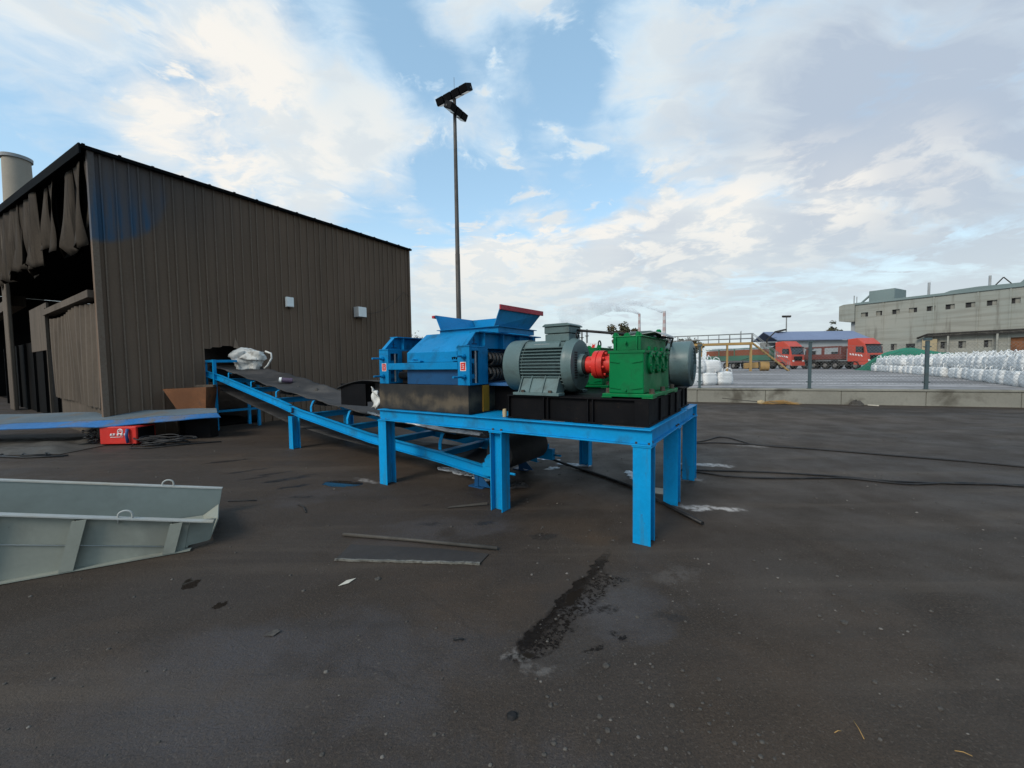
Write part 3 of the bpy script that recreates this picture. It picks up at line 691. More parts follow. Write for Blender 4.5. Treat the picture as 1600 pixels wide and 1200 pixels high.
m = MB(); m.bar((-3.058, HY0+.0, 2.262), (-3.068, HY1-.02, 2.262), .045, .036); m.part('hopper_rim', redrim, CR, bevel=.003)
# outlet sheet and bracket on the far left side
root = thing('rubber_apron', 'black rubber sheet sagging beside the left end of the crusher', 'rubber sheet', PL, (-4.4, .85, 1.3))
def apron(u, v):
    x = -3.68-1.45*u; y = .40+.90*v
    return (x, y, 1.372-.012*math.sin(u*9)-.05*u**5-.05*u**9+.012*math.sin(v*5+u*4)-.02*(1-v)*u)
m = MB(); m.grid(apron, 22, 8); m.part('sheet', rubber, root, solid=.012)
m = MB(); m.box(-5.06, -4.42, .44, .47, .98, 1.325); m.box(-5.06, -5.03, .47, 1.2, .98, 1.31); m.part('hanging_skirt', blackm, root)
m = MB(); m.box(-4.40, -3.72, .60, .63, HT-.1, 1.34); m.part('side_panel', rubber, root)
m = MB(); m.bar((-3.64, .75, 1.43), (-4.0, .75, 1.43), .05, .07); m.box(-4.04, -3.99, .70, .80, 1.37, 1.48); m.part('bracket_arm', crblue, CR, bevel=.004)
m = MB(); m.grid(lambda u, v: (-4.07+.08*v*(1-v)*2+.16*u, .27+.03*math.sin(v*9+u*4)+.02*mnoise.noise((u*5, v*5, 1)), .985+.31*v*(1-.25*u)+.02*math.sin(u*9)), 8, 12)
m.solo('hanging_rag', sackm, 'crumpled white rag hanging beside the black crusher skirt', 'rag', PL, (-3.85, .27, 1.0), solid=.01)
m = MB(); m.lathe((-1.60, .13, HT+.002), (0, 0, 1), [(0, 0), (0, .022), (.05, .026), (.085, .02), (.09, 0)], 10); m.solo('wood_block', woodm, 'small pale wooden block beside the front black motor base', 'block', PL, (-1.6, .13, HT))

# ------------------------------------------------------------------ machine bases, motors, gearboxes
def base_frame(x0, x1, y0, y1, z0, z1, label, ribs, yribs):
    root = thing('machine_base', label, 'machine base', PL, ((x0+x1)/2, (y0+y1)/2, z0), group='black machine bases on the platform')
    m = MB()
    m.box(x0, x1, y0, y1, z1-.014, z1); m.box(x0, x1, y0, y0+.08, z0, z0+.012); m.box(x0, x1, y1-.08, y1, z0, z0+.012); m.box(x1-.08, x1, y0+.08, y1-.08, z0, z0+.012)
    m.part('flange', blackm, root, bevel=.002)
    m = MB(); m.box(x0+.02, x1-.02, y0+.035, y0+.045, z0+.012, z1-.014); m.box(x0+.02, x1-.02, y1-.045, y1-.035, z0+.012, z1-.014)
    m.box(x0+.02, x0+.03, y0+.045, y1-.045, z0+.012, z1-.014); m.box(x1-.03, x1-.02, y0+.045, y1-.045, z0+.012, z1-.014)
    m.part('web', blackm, root)
    m = MB()
    for x in ribs: m.box(x-.006, x+.006, y0+.004, y0+.035, z0+.012, z1-.014)
    for y in yribs: m.box(x1-.02, x1-.002, y-.006, y+.006, z0+.012, z1-.014)
    m.part('rib', blackm, root)
    m = MB(); m.box(x1-.13, x1-.004, y0+.002, y0+.012, z0+.012, z1-.014); m.box(x1-.014, x1-.004, y0+.012, y0+.10, z0+.012, z1-.014); m.part('corner_plate', blackm, root, bevel=.002)
    return root
B0 = HT+.003
base_frame(-1.545, -.043, .10, 1.56, B0, 1.272, 'long black steel base frame under the front grey motor and green gearbox', (-1.53, -1.10, -1.05, -.62, -.57, -.15), (.55, .98, 1.3))
base_frame(-1.62, -.085, 1.66, 2.33, B0, 1.272, 'black steel base frame at the rear under the second grey motor', (-1.2, -.7), (1.9, 2.15))

def motor(label, xl, sgn, yc, zc, base):
    """xl: cowl end, sgn: direction of the shaft"""
    X = lambda d: xl+sgn*d
    root = thing('electric_motor', label, 'motor', PL, (X(.45), yc, base), group='grey electric motors')
    Rr = .288
    m = MB(); m.lathe((X(0), yc, zc), (sgn, 0, 0), [(0, 0), (0, Rr-.03), (.012, Rr-.004), (.03, Rr), (.225, Rr), (.225, Rr-.02), (.21, 0)], 48); m.part('fan_cowl', greyp, root)
    m = MB()
    for r in (.05, .09, .13, .17, .21): 
        m.tube([(X(-.004), yc+r*math.cos(a), zc+r*math.sin(a)) for a in [2*math.pi*i/28 for i in range(29)]], .006, 5)
    for a in range(8): m.bar((X(-.003), yc+.03*math.cos(a*.785), zc+.03*math.sin(a*.785)), (X(-.003), yc+.22*math.cos(a*.785), zc+.22*math.sin(a*.785)), .008, .006)
    m.part('cowl_grille', greyp, root)
    m = MB(); m.cyl((X(.20), yc, zc), (X(.76), yc, zc), .245, n=40); m.part('stator_body', greyp, root)
    m = MB()
    for k in range(-6, 6):          # horizontal fins on both flanks
        z = (k+.5)*.034
        if abs(z) > .20: continue
        o = math.sqrt(.285**2-z*z); i = math.sqrt(max(.24**2-z*z, .001))
        for s in (-1, 1): m.box(X(.235), X(.72), yc+s*i, yc+s*o, zc+z-.005, zc+z+.005)
    for k in range(-5, 6):          # upright fins above
        y = k*.03; o = math.sqrt(.285**2-y*y); i = math.sqrt(.24**2-y*y)
        if abs(y) < .12: continue
        m.box(X(.235), X(.72), yc+y-.004, yc+y+.004, zc+i, zc+o); m.box(X(.235), X(.72), yc+y-.004, yc+y+.004, zc-o, zc-i)
    m.part('cooling_fin', greyp, root)
    m = MB()
    m.prism([(yc-.205, zc+.185), (yc-.17, zc+.235), (yc-.13, zc+.262), (yc+.13, zc+.262), (yc+.17, zc+.235), (yc+.205, zc+.185)], 'x', min(X(.24), X(.66)), max(X(.24), X(.66))); m.part('top_housing', greyp, root, bevel=.006)
    m = MB(); m.lathe((X(.72), yc, zc), (sgn, 0, 0), [(0, .24), (0, .290), (.05, .290), (.09, .262), (.10, .262), (.105, .20), (.10, .12), (.15, .11), (.15, .05), (.15, 0)], 48); m.part('end_shield', greyp, root)
    m = MB()
    for s in (-1, 1):
        for k in range(-5, 6):
            a0 = .55; z = k*.026; m.box(X(.822), X(.828), yc+s*.14-.03, yc+s*.14+.035, zc+z-.007, zc+z+.007)
    m.part('shield_slot', holem, root)
    m = MB(); m.cyl((X(.868), yc, zc), (X(.90), yc, zc), .10, n=28); m.part('bearing_cap', darksteel, root)
    m = MB(); m.cyl((X(.88), yc, zc), (X(1.02), yc, zc), .04, n=16); m.part('shaft', steelbright, root)
    m = MB(); m.box(min(X(.36), X(.54)), max(X(.36), X(.54)), yc-.178, yc-.176, zc+.20, zc+.228); m.part('nameplate', metalgrey, root)
    # terminal box
    ta, tb = sorted((X(.45), X(.77))); 
    m = MB(); m.box(ta+.02, tb-.02, yc-.14, yc+.14, zc+.25, zc+.33); m.box(ta+.015, tb-.015, yc-.15, yc+.15, zc+.335, zc+.405); m.part('terminal_box', greyp, root, bevel=.008)
    m = MB(); m.prism([(ta, zc+.407), (tb, zc+.407), (tb, zc+.418), (tb-.03, zc+.436), (ta+.03, zc+.436), (ta, zc+.418)], 'y', yc-.165, yc+.165); m.part('terminal_lid', greyp, root, bevel=.004)
    fa, fb = sorted((X(.20), X(.74)))
    m = MB()
    for s in (-1, 1):
        m.box(fa, fb, yc+s*.30-.07, yc+s*.30+.07, base+.002, base+.030)
        for x in (fa+.05, fa+.17, (fa+fb)/2+.06, fb-.05): m.prism([(yc+s*.34, base+.03), (yc+s*.235, zc-.08), (yc+s*.15, zc-.17), (yc+s*.15, base+.03)], 'x', x-.006, x+.006)
        m.prism([(yc+s*.325, base+.03), (yc+s*.225, zc-.10), (yc+s*.15, zc-.15), (yc+s*.20, base+.03)], 'x', fa+.06, fb-.06)
    m.part('foot', greyp, root, bevel=.003)
    m = MB()
    for s in (-1, 1):
        for x in (fa+.11, fb-.11): m.cyl((x, yc+s*.345, base+.03), (x, yc+s*.345, base+.055), .02, n=6, smooth=False)
    m.part('foot_bolt', bolt, root)
    m = MB(); m.tube([(X(.79)+.0, yc-.02+.03*math.cos(a), zc+.315+.03*math.sin(a)) for a in [2*math.pi*i/16 for i in range(17)]], .008); m.part('eye_bolt', darksteel, root)
    return root
MZ = 1.583
motor('front grey electric motor with terminal box, beside the red coupling', -1.655, 1, .45, MZ, 1.274)
motor('rear grey electric motor whose round cowl shows behind the green gearbox', .012, -1, 1.985, MZ-.01, 1.274)

def coupling(label, x0, x1, yc, zc):
    root = thing('shaft_coupling', label, 'coupling', PL, ((x0+x1)/2, yc, zc))
    L_ = x1-x0
    m = MB(); m.lathe((x0, yc, zc), (1, 0, 0), [(0, 0), (0, .088), (L_*.34, .088), (L_*.36, .125), (L_*.38, .142), (L_*.50, .144), (L_*.505, .134), (L_*.52, .134), (L_*.525, .144), (L_*.66, .142), (L_*.67, .09), (L_*.98, .09), (L_, .085), (L_, 0)], 40); m.part('hub', redp, root)
    m = MB()
    for k in range(8):
        a = k*math.pi/4+.2; y, z = yc+.115*math.cos(a), zc+.115*math.sin(a)
        m.cyl((x0+L_*.66, y, z), (x0+L_*.72, y, z), .013, n=6, smooth=False); m.cyl((x0+L_*.33, y, z), (x0+L_*.38, y, z), .013, n=6, smooth=False)
    m.part('coupling_bolt', redp, root)
coupling('bright red shaft coupling between the front motor and the green gearbox', -.815, -.435, .45, MZ)
coupling('red shaft coupling half hidden behind the front green gearbox', -.95, -.80, 1.985, MZ)

def gearbox(label, x0, x1, y0, y1, base, zs, zt, caps):
    root = thing('gearbox', label, 'gearbox', PL, ((x0+x1)/2, (y0+y1)/2, base), group='green gearboxes')
    m = MB(); m.box(x0-.06, x1+.085, y0-.012, y1+.06, base+.012, base+.042)
    for y in (y0+.06, (y0+y1)/2, y1-.02):
        for x in (x0-.02, x1+.035): m.box(x-.05, x+.05, y-.07, y+.07, base+.002, base+.012)
    m.part('base_flange', green, root, bevel=.004)
    m = MB(); m.box(x0, x1, y0, y1, base+.042, zs); m.part('lower_case', green, root, bevel=.012)
    m = MB(); m.box(x0-.008, x1+.012, y0-.006, y1+.006, zs-.014, zs+.012); m.part('split_flange', green, root, bevel=.003)
    m = MB(); m.box(x0+.035, x1-.03, y0+.02, y1-.02, zs+.012, zt)
    m.box(x0+.02, x1-.012, y0+.014, y1-.014, zt-.012, zt); m.part('upper_case', green, root, bevel=.012)
    for x in (x0+.06, x1-.065):
        m = MB(); m.box(x-.008, x+.008, y0+.002, y0+.02, zs+.012, zt-.01); m.part('case_rib', green, root, bevel=.002)
    m = MB()
    for s, xa in ((1, x0), (-1, x1)):
        m.bar((xa+s*.01, y0-.003, zs-.085), (xa+s*.10, y0-.003, zs-.10), .012, .008); m.bar((xa+s*.01, y0-.003, base+.10), (xa+s*.11, y0-.003, base+.085), .012, .008)
    m.part('web_ridge', green, root)
    m = MB()
    for x in (x0+.055, (x0+x1)/2, x1-.055):
        m.lathe((x, y0+.03, zt), (0, 1, 0), [(0, 0), (0, .03), (.02, .03), (.02, 0)], 14)
    for x in (x0+.055, x1-.06): m.box(x-.012, x+.012, y0+.02, y0+.07, zt, zt+.035)
    m.part('lifting_lug', green, root)
    if caps:
        for y, r in caps:
            m = MB()
            m.lathe((x1-.004, y, zs-.10), (1, 0, 0), [(0, r+.012), (.028, r+.012), (.03, r), (.034, r*.8), (.034, r*.74), (.016, r*.70), (.016, 0)], 30, sy=1.0)
            o = m.part('bearing_cap', green, root)
            m = MB()
            for a in range(6):
                q = a*math.pi/3+.3; m.cyl((x1+.02, y+(r-.004)*.92*math.cos(q), zs-.10+(r-.004)*.92*math.sin(q)), (x1+.038, y+(r-.004)*.92*math.cos(q), zs-.10+(r-.004)*.92*math.sin(q)), .010, n=6, smooth=False)
            m.part('cap_bolt', green, o)
        m = MB()
        for y, r in caps:
            for s in (-1, 1): m.cyl((x1+.02, y+s*(r+.016), zs+.012), (x1+.02, y+s*(r+.016), zs+.045), .014, n=8)
        m.part('flange_bolt', green, root)
    m = MB()
    for y in (y0+.09, (y0+y1)/2, y1-.08):
        for x in (x1+.05, x0-.035): m.cyl((x, y, base+.042), (x, y, base+.05), .03, n=12); m.cyl((x, y, base+.05), (x, y, base+.085), .024, n=6, smooth=False)
    m.part('foundation_bolt', bolt, root)
    m = MB(); m.lathe(((x0+x1)/2, y0-.001, zs+.085), (0, -1, 0), [(0, 0), (0, .014), (.02, .012), (.02, 0)], 10); m.lathe(((x0+x1)/2, y0-.001, base+.075), (0, -1, 0), [(0, 0), (0, .012), (.015, .01), (.015, 0)], 10); m.part('plug', green, root)
    m = MB(); m.cyl((x0-.10, .45 if caps else 1.985, MZ), (x0+.01, .45 if caps else 1.985, MZ), .038, n=14); m.part('input_shaft', steelbright, root)
    return root
gearbox('front green gearbox with round bearing caps, beside the red coupling', -.425, -.105, .15, 1.16, 1.274, 1.70, 1.845, [(.37, .095), (.62, .095), (.87, .095)])
gb2 = gearbox('rear green gearbox behind the red coupling, mostly hidden', -1.36, -.98, 1.45, 2.30, 1.274, 1.66, 1.80, [])
m = MB(); m.tube([(-1.05, 1.55+.045*math.cos(a), 1.845+.045*math.sin(a)) for a in [2*math.pi*i/18 for i in range(19)]], .010); m.part('eye_bolt', darksteel, gb2)
# tin plate, breather and cables on the gearbox
m = MB(); m.slab([(-.40, .62, 1.872), (-.12, .60, 1.905), (-.10, .98, 1.905), (-.38, 1.0, 1.872)], .006); m.slab([(-.12, .60, 1.905), (-.02, .62, 1.86), (0, 1.0, 1.86), (-.10, .98, 1.905)], .006)
m.solo('tin_plate', metalgrey, 'bent grey tin plate lying on top of the green gearbox', 'plate', PL, (-.2, .8, 1.87))
m = MB(); m.lathe((-.16, .93, 1.846), (0, 0, 1), [(0, 0), (0, .02), (.03, .02), (.032, .028), (.085, .028), (.10, .016), (.10, 0)], 14); m.solo('breather_cap', green, 'green breather standing on the gearbox near the tin plate', 'breather', PL, (-.16, .93, 1.846))
m = MB(); m.tube([(-.92, .50, 1.955), (-.75, .55, 1.935), (-.55, .6, 1.91), (-.42, .66, 1.895), (-.30, .85, 1.868), (-.15, 1.05, 1.862), (-.13, 1.2, 1.835), (-.2, 1.45, 1.80), (-.28, 1.7, 1.85), (-.35, 1.85, 1.915)], .014, 8)
m.solo('motor_cable', cablem, 'black cable running from the front motor over the green gearbox', 'cable', PL, (-.4, .8, 1.87))
m = MB(); m.tube([(-.14, .80, 1.868), (-.05, 1.1, 1.855), (-.12, 1.35, 1.80), (-.17, 1.6, 1.79), (-.22, 1.8, 1.86), (-.24, 1.9, 1.90)], .010, 8)
m.solo('thin_cable', cablem, 'thin black cable sagging from the gearbox to the rear motor cowl', 'cable', PL, (-.1, 1.2, 1.82))

# ------------------------------------------------------------------ conveyor
CVR = thing('belt_conveyor', 'inclined belt conveyor with blue frame running from the shed under the platform', 'conveyor', CV, (0, 0, 0))
def lerp(tab, x):
    for (a, za), (b2, zb) in zip(tab, tab[1:]):
        if x <= b2: return za+(zb-za)*(x-a)/(b2-a)
    return tab[-1][1]
RAIL = [(-9.5, 1.545), (-8.5, 1.43), (-5.37, .925), (-4.6, .785), (-2.34, .515), (-.73, .40), (.25, .30)]
rz = lambda x: lerp(RAIL, x)
CW = 1.02
def rail(y, d, xs, dz=0):
    m = MB()
    for a, b2 in zip(xs, xs[1:]):
        za, zb = rz(a)+dz, rz(b2)+dz
        m.slab([(a, y, za), (b2, y, zb), (b2, y, zb-.148), (a, y, za-.148)], .007, (0, -d, 0))
        for o in (0, -.141):
            m.slab([(a, y-d*.055, za+o), (b2, y-d*.055, zb+o), (b2, y, zb+o), (a, y, za+o)], .007, (0, 0, 1))
    return m.part('side_rail', blue, CVR, bevel=.002)
for y, d in ((0, 1), (CW, -1)):
    rail(y, d, [-9.5, -8.5, -5.37, -4.95]); rail(y, d, [-4.90, -4.6, -2.34, -.73, .22], -.012)
m = MB(); m.box(-4.97, -4.86, -.06, -.052, rz(-4.92)-.14, rz(-4.92)-.02); m.part('splice_plate', blue, CVR)
IDL = [-8.10, -6.85, -5.65, -4.25, -3.05, -1.9, -.78]
BELT = [(-9.6, 1.70), (-8.85, 1.606), (-5.33, 1.10), (-3.66, .91), (-2.33, .775), (-1.53, .70), (-.71, .645), (.22, .648)]
bz = lambda x: lerp(BELT, x)
for x in IDL:
    z = rz(x)
    for y, s in ((.02, 1), (CW-.02, -1)):
        top = bz(x)-.035; m = MB()
        m.slab([(x-.028, y, z), (x+.028, y, z), (x+.028, y, z+.09), (x-.028, y, z+.09)], .010, (0, -1, 0))
        for (ya, za), (yb, zb) in zip([(y, z+.09), (y+s*.012, z+.125), (y+s*.045, top)], [(y+s*.012, z+.125), (y+s*.045, top), (y+s*.07, top+.012)]):
            m.slab([(x-.028, ya, za), (x+.028, ya, za), (x+.028, yb, zb), (x-.028, yb, zb)], .010, (0, -s, .2))
        m.part('idler_bracket', blue, CVR)
    c0 = bz(x)-.115
    for ya, za, yb, zb in ((.10, bz(x)-.055, .34, c0), (.37, c0-.002, CW-.37, c0-.002), (CW-.34, c0, CW-.10, bz(x)-.045)):
        m = MB(); m.cyl((x, ya, za), (x, yb, zb), .042, n=14); m.part('roller', darksteel, CVR)
    m = MB(); m.slab([(x-.03, .01, z-.02), (x-.03, CW-.01, z-.02), (x-.03, CW-.01, z-.135), (x-.03, .01, z-.135)], .007, (1, 0, 0)); m.slab([(x-.03, .01, z-.02), (x-.03, CW-.01, z-.02), (x+.045, CW-.01, z-.028), (x+.045, .01, z-.028)], .007, (0, 0, 1)); m.part('cross_member', blue, CVR)
def belt(u, v):
    x = -9.6+9.82*u; yy = .08+(CW-.16+.06)*v; q = abs(v-.5)*2
    sag = -.075*(1-q**1.6) + .012*math.sin(u*70+v*3)*(q**2) + .055*v*math.exp(-((x+6.6)/1.6)**2)
    bump = .05*max(0, mnoise.noise((x*1.6, yy*3, 3)))*(1-q**4)*(1 if x > -8.5 else .2)
    z = bz(x)+sag+bump+.016*mnoise.noise((x*7, yy*9, 0))+.02*v
    # wrap down at tail
    return (x, yy, z)
m = MB(); m.grid(belt, 130, 16); m.part('belt', rubber2, CVR, solid=.014)
def belt2(u, v):
    x = -9.6+9.75*u; yy = .12+.80*v
    tab = [(-9.6, 1.15), (-7.0, .70), (-5.15, .40), (-3.6, .285), (-2.5, .235), (.2, .238)]
    return (x, yy, lerp(tab, x)+.02*math.sin(u*13+v*2)*v-.03*math.sin(math.pi*v))
m = MB(); m.grid(belt2, 60, 6); m.part('return_belt', rubber, CVR, solid=.012)
m = MB(); m.lathe((.24, .06, .448), (0, 1, 0), [(0, 0), (0, .19), (.01, .205), (.89, .205), (.90, .19), (.90, 0)], 40); m.part('tail_pulley', rubber, CVR)
m = MB(); m.cyl((.24, -.10, .448), (.24, 1.16, .448), .035, n=14); m.part('pulley_shaft', darksteel, CVR)
for y in (-.07, 1.08):
    m = MB(); m.box(.10, .46, y-.03, y+.05, .20, .36); m.lathe((.24, y-.04, .40), (0, 1, 0), [(0, 0), (0, .085), (.10, .085), (.10, 0)], 20); m.box(.14, .36, y-.035, y+.055, .32, .42); m.cyl((.46, y+.01, .27), (.58, y+.01, .27), .016, n=8)
    m.part('take_up_bearing', blue, CVR, bevel=.004)
for y in (.0, CW):
    m = MB(); m.box(-.10, -.04, y-.03, y+.03, 0, rz(-.07)-.16); m.box(-.18, .06, y-.06, y+.06, 0, .012); m.slab([(-.07, y-.02, .02), (.16, y-.02, .02), (.0, y-.02, .16), (-.07, y-.02, .16)], .01); m.part('tail_foot', deepblue, CVR)
    m = MB(); m.hbeam_v(-4.72, y-.075 if y < .5 else y+.075, 0, rz(-4.72)-.165, web='y', b=.15, d=.15, tf=.010, tw=.008); m.part('leg', blue_leg, CVR, bevel=.002)
for x, z0 in ((-8.82, 0), (-9.44, 0)):
    for y in (-.03, CW-.06):
        m = MB(); m.box(x-.035, x+.035, y-.035, y+.035, z0, 1.82); m.part('head_post', blue, CVR, bevel=.003)
for x in (-8.82, -9.44):
    m = MB(); m.box(x-.034, x+.034, .006, CW-.097, 1.755, 1.815); m.part('head_bar', blue, CVR, bevel=.003)
for y in (-.03, CW-.06):
    m = MB(); m.box(-9.405, -8.855, y-.03, y+.03, 1.758, 1.818); m.part('head_bar', blue, CVR, bevel=.003)
m = MB(); m.box(-8.85, -8.79, .006, CW-.097, .455, .515); m.part('tie_bar', blue, CVR, bevel=.003)
m = MB(); m.lathe((-9.55, .06, 1.45), (0, 1, 0), [(0, 0), (0, .22), (.90, .22), (.90, 0)], 28); m.part('head_pulley', rubber, CVR)
# frost-like white strip along the belt edge
m = MB()
def strip(u, v):
    x = -2.55+2.45*u; w = .05+.05*min(1, u*2.2); yy = .085+w*v
    return (x, yy, bz(x)+.012+.030*math.sin(v*math.pi)*(1+.8*mnoise.noise((x*9, v*3, 0)))+.01*mnoise.noise((x*30, v*4, 1)))
m.grid(strip, 70, 5); m.solo('snow_strip', snow, 'white frozen crust along the near edge of the conveyor belt', 'frozen crust', CV, (-1.3, .1, .7), solid=.01)
# white bag draped at the top, bottle lower down
root = thing('white_sack', 'crumpled white woven sack draped over the top end of the conveyor belt', 'sack', CV, (-8.3, .9, 1.6))
def sack(u, v):
    a = 2*math.pi*u; r = .30+.10*math.sin(3*a+1)+.07*mnoise.noise((math.cos(a)*1.5, math.sin(a)*1.5, v*3))
    z = v; rr = r*(.80+.62*v-.22*v*v)
    fold = .035*mnoise.noise((math.cos(a)*4, math.sin(a)*4, v*6))+.022*mnoise.noise((math.cos(a)*10, math.sin(a)*10, v*13))
    return (-8.80+rr*1.15*math.cos(a)+fold, .80+rr*.85*math.sin(a)+fold, 1.56+.42*v+.06*math.cos(a+.5)*v+.03*mnoise.noise((a*2, v*5, 2)))
m = MB(); V = m.grid(sack, 72, 24); m.face([V[i][0] for i in range(72)]) ; m.part('bag_body', sackm, root)
def lid(u, v):
    a = 2*math.pi*u; r = v*(.41+.07*math.sin(2*a+.6)+.06*mnoise.noise((math.cos(a)*2, math.sin(a)*2, 5)))
    z = 1.99+.13*(1-v**2.4)+.05*math.cos(a+2.8)*v-.13*v**4+.05*mnoise.noise((r*math.cos(a)*5, r*math.sin(a)*5, 1))+.022*mnoise.noise((r*math.cos(a)*15, r*math.sin(a)*15, 2))
    return (-8.88+r*1.25*math.cos(a), .78+r*.9*math.sin(a), z)
m = MB(); m.grid(lid, 72, 18); m.part('bag_flap', sackm, root, solid=.02)
m = MB(); m.tube([(-8.36, 1.0, 2.04), (-8.22, 1.08, 1.98), (-8.19, 1.08, 1.86), (-8.26, 1.0, 1.66), (-8.34, .95, 1.58)], .024, 7); m.part('bag_strap', sackm, root)
root = thing('plastic_bottle', 'dark purple bottle with white cap lying on the conveyor belt', 'bottle', CV, (-6.35, .55, 1.22))
bx, by, bz0 = -6.42, .50, bz(-6.4)+.055
m = MB(); m.lathe((bx, by, bz0), (.45, .80, -.10), [(0, 0), (0, .05), (.03, .058), (.22, .058), (.23, 0)], 18); m.part('bottle_body', purple, root)
m = MB(); m.lathe((bx-.002, by, bz0), (-.45, -.80, .10), [(0, 0), (0, .062), (.05, .057), (.055, 0)], 18); m.part('bottle_cap', white, root)
for k, (x, y, s) in enumerate([(-5.3, .72, .05), (-4.2, .85, .035), (-3.1, .92, .05), (-5.9, .62, .03), (-2.6, .6, .03)]):
    m = MB(); m.lathe((x, y, bz(x)-.05), (0, 0, 1), [(0, 0), (.0, s*1.2), (s*.8, s), (s*1.6, s*.4), (s*1.8, 0)], 7, smooth=False)
    m.solo('rubble_lump', stone, ['grey lump on the belt nearest the purple bottle', 'small grey lump midway down the belt', 'grey lump on the belt beside the black rubber sheet', 'tiny grey lump just below the purple bottle', 'tiny lump low on the belt close to the platform'][k], 'lump', CV, (x, y, bz(x)), group='lumps on the conveyor belt')

# ------------------------------------------------------------------ left foreground: bin, blue plate, welder, cables, chute
root = thing('rusty_bin', 'rusty tapered steel bin standing by the conveyor head against the shed wall', 'bin', WD, (-7.9, 9.8, 0))
m = MB(); A = [(-8.34, 9.50), (-7.42, 9.66), (-7.62, 10.4), (-8.5, 10.2)]; Bm = [(-8.02, 9.55), (-7.46, 9.66), (-7.66, 10.3), (-8.2, 10.1)]
for i in range(4):
    j = (i+1) % 4; m.slab([(*Bm[i], .55), (*Bm[j], .55), (*A[j], 1.12+.03*(j == 1)), (*A[i], 1.12+.03*(i == 1))], .012)
m.part('flared_top', rustm, root)
m = MB()
for i in range(4):
    j = (i+1) % 4; m.slab([(*Bm[i], .0), (*Bm[j], .0), (*Bm[j], .55), (*Bm[i], .55)], .012)
m.part('lower_body', blackm, root)
m = MB(); m.slab([(-7.46, 9.58, 0), (-7.24, 9.64, 0), (-7.34, 9.66, .5), (-7.42, 9.64, .5)], .02); m.part('stand_strip', shedtan, root)
m = MB(); m.box(-7.95, -7.5, 10.0, 10.12, 1.12, 1.19); m.part('rim_block', shedtan, root, bevel=.01)

root = thing('blue_cover_plate', 'long worn blue bent steel plate lying over the red welder box', 'plate', WD, (-9.5, 9.0, .4))
FE = [(0, -6.54, 8.90, .50), (.5, -8.65, 8.30, .412), (.9, -10.6, 8.20, .388), (1.4, -13.2, 8.15, .37)]
CE = [(0, -6.74, 9.06, .572), (.5, -8.9, 8.60, .50), (.9, -10.95, 8.45, .462), (1.4, -13.5, 8.4, .44)]
BE = [(0, -7.05, 9.46, .645), (.5, -9.4, 9.45, .60), (.9, -12.2, 9.55, .55), (1.4, -14.6, 9.5, .53)]
def plate(u, v):
    u *= 1.4
    P = [Vector((lerp([(a, x) for a, x, y, z in E_], u), lerp([(a, y) for a, x, y, z in E_], u), lerp([(a, z) for a, x, y, z in E_], u))) for E_ in (FE, CE, BE)]
    p = P[0].lerp(P[1], v/.34) if v < .34 else P[1].lerp(P[2], (v-.34)/.66)
    p.z += .010*math.sin(u*11)*(1-v)+.006*math.sin(u*23+v*5)
    return p
m = MB(); m.grid(lambda u, v: plate(u, v*.34), 44, 3, smooth=False); m.part('front_lip', bluedirty, root, solid=.016)
m = MB(); m.grid(lambda u, v: plate(u, .34+.66*v)+Vector((0, .004, .006)), 44, 6, smooth=False); m.part('top_sheet', paint('dusty_blue_plate', (.10, .135, .16), .8, (.115, .105, .09), 1.0, 1.3, vary=.2), root, solid=.016)
m = MB(); m.box(-13.4, -13.1, 8.6, 9.2, 0, .42); m.part('support_block', blackm, root)
m = MB(); m.box(-7.55, -6.98, 9.14, 9.40, 0, .56); m.part('support_block', blackm, root)

root = thing('welder_box', 'red welding machine box with white lettering under the blue plate', 'welding machine', WD, (-8.3, 8.5, 0))
m = MB(); m.box(-8.70, -7.93, 8.34, 8.80, .03, .40); m.part('case', redp, root, bevel=.015)
m = MB(); m.box(-7.925, -7.915, 8.38, 8.76, .06, .37); m.part('front_panel', blackm, root)
m = MB(); m.tube([(-8.26+.052*math.cos(a), 8.337, .30+.048*math.sin(a)) for a in [2*math.pi*i/20 for i in range(21)]], .009, 5); m.tube([(-8.295, 8.337, .295), (-8.26, 8.337, .315), (-8.225, 8.337, .295)], .007, 5); m.part('round_emblem', stripewhite, root)
m = MB(); y = 8.335
m.tube([(-8.47, y, .20), (-8.455, y, .255)], .009, 5); m.tube([(-8.425, y, .255), (-8.46, y, .225), (-8.43, y, .20)], .009, 5)
m.tube([(-8.405, y, .20), (-8.395, y, .255), (-8.365, y, .255)], .009, 5); m.tube([(-8.40, y, .23), (-8.37, y, .23)], .009, 5)
for k in range(3):
    x = -8.33+.075*k; m.tube([(x, y, .245), (x+.05, y, .25)], .008, 5); m.tube([(x, y, .225), (x+.05, y, .225)], .008, 5); m.tube([(x+.025, y, .26), (x+.02, y, .205)], .008, 5)
m.tube([(-8.47, y, .178), (-8.2, y, .184)], .005, 5)
m.part('lettering', stripewhite, root)
m = MB(); m.tube([(-8.08, 8.31, .36), (-8.09, 8.29, .22), (-8.075, 8.30, .06)], .028, 7); m.part('blue_lead', paint('blue_plastic', (.03, .07, .20), .5), root)
m = MB(); m.box(-8.66, -7.97, 8.42, 8.72, .0, .03); m.part('skid', blackm, root)
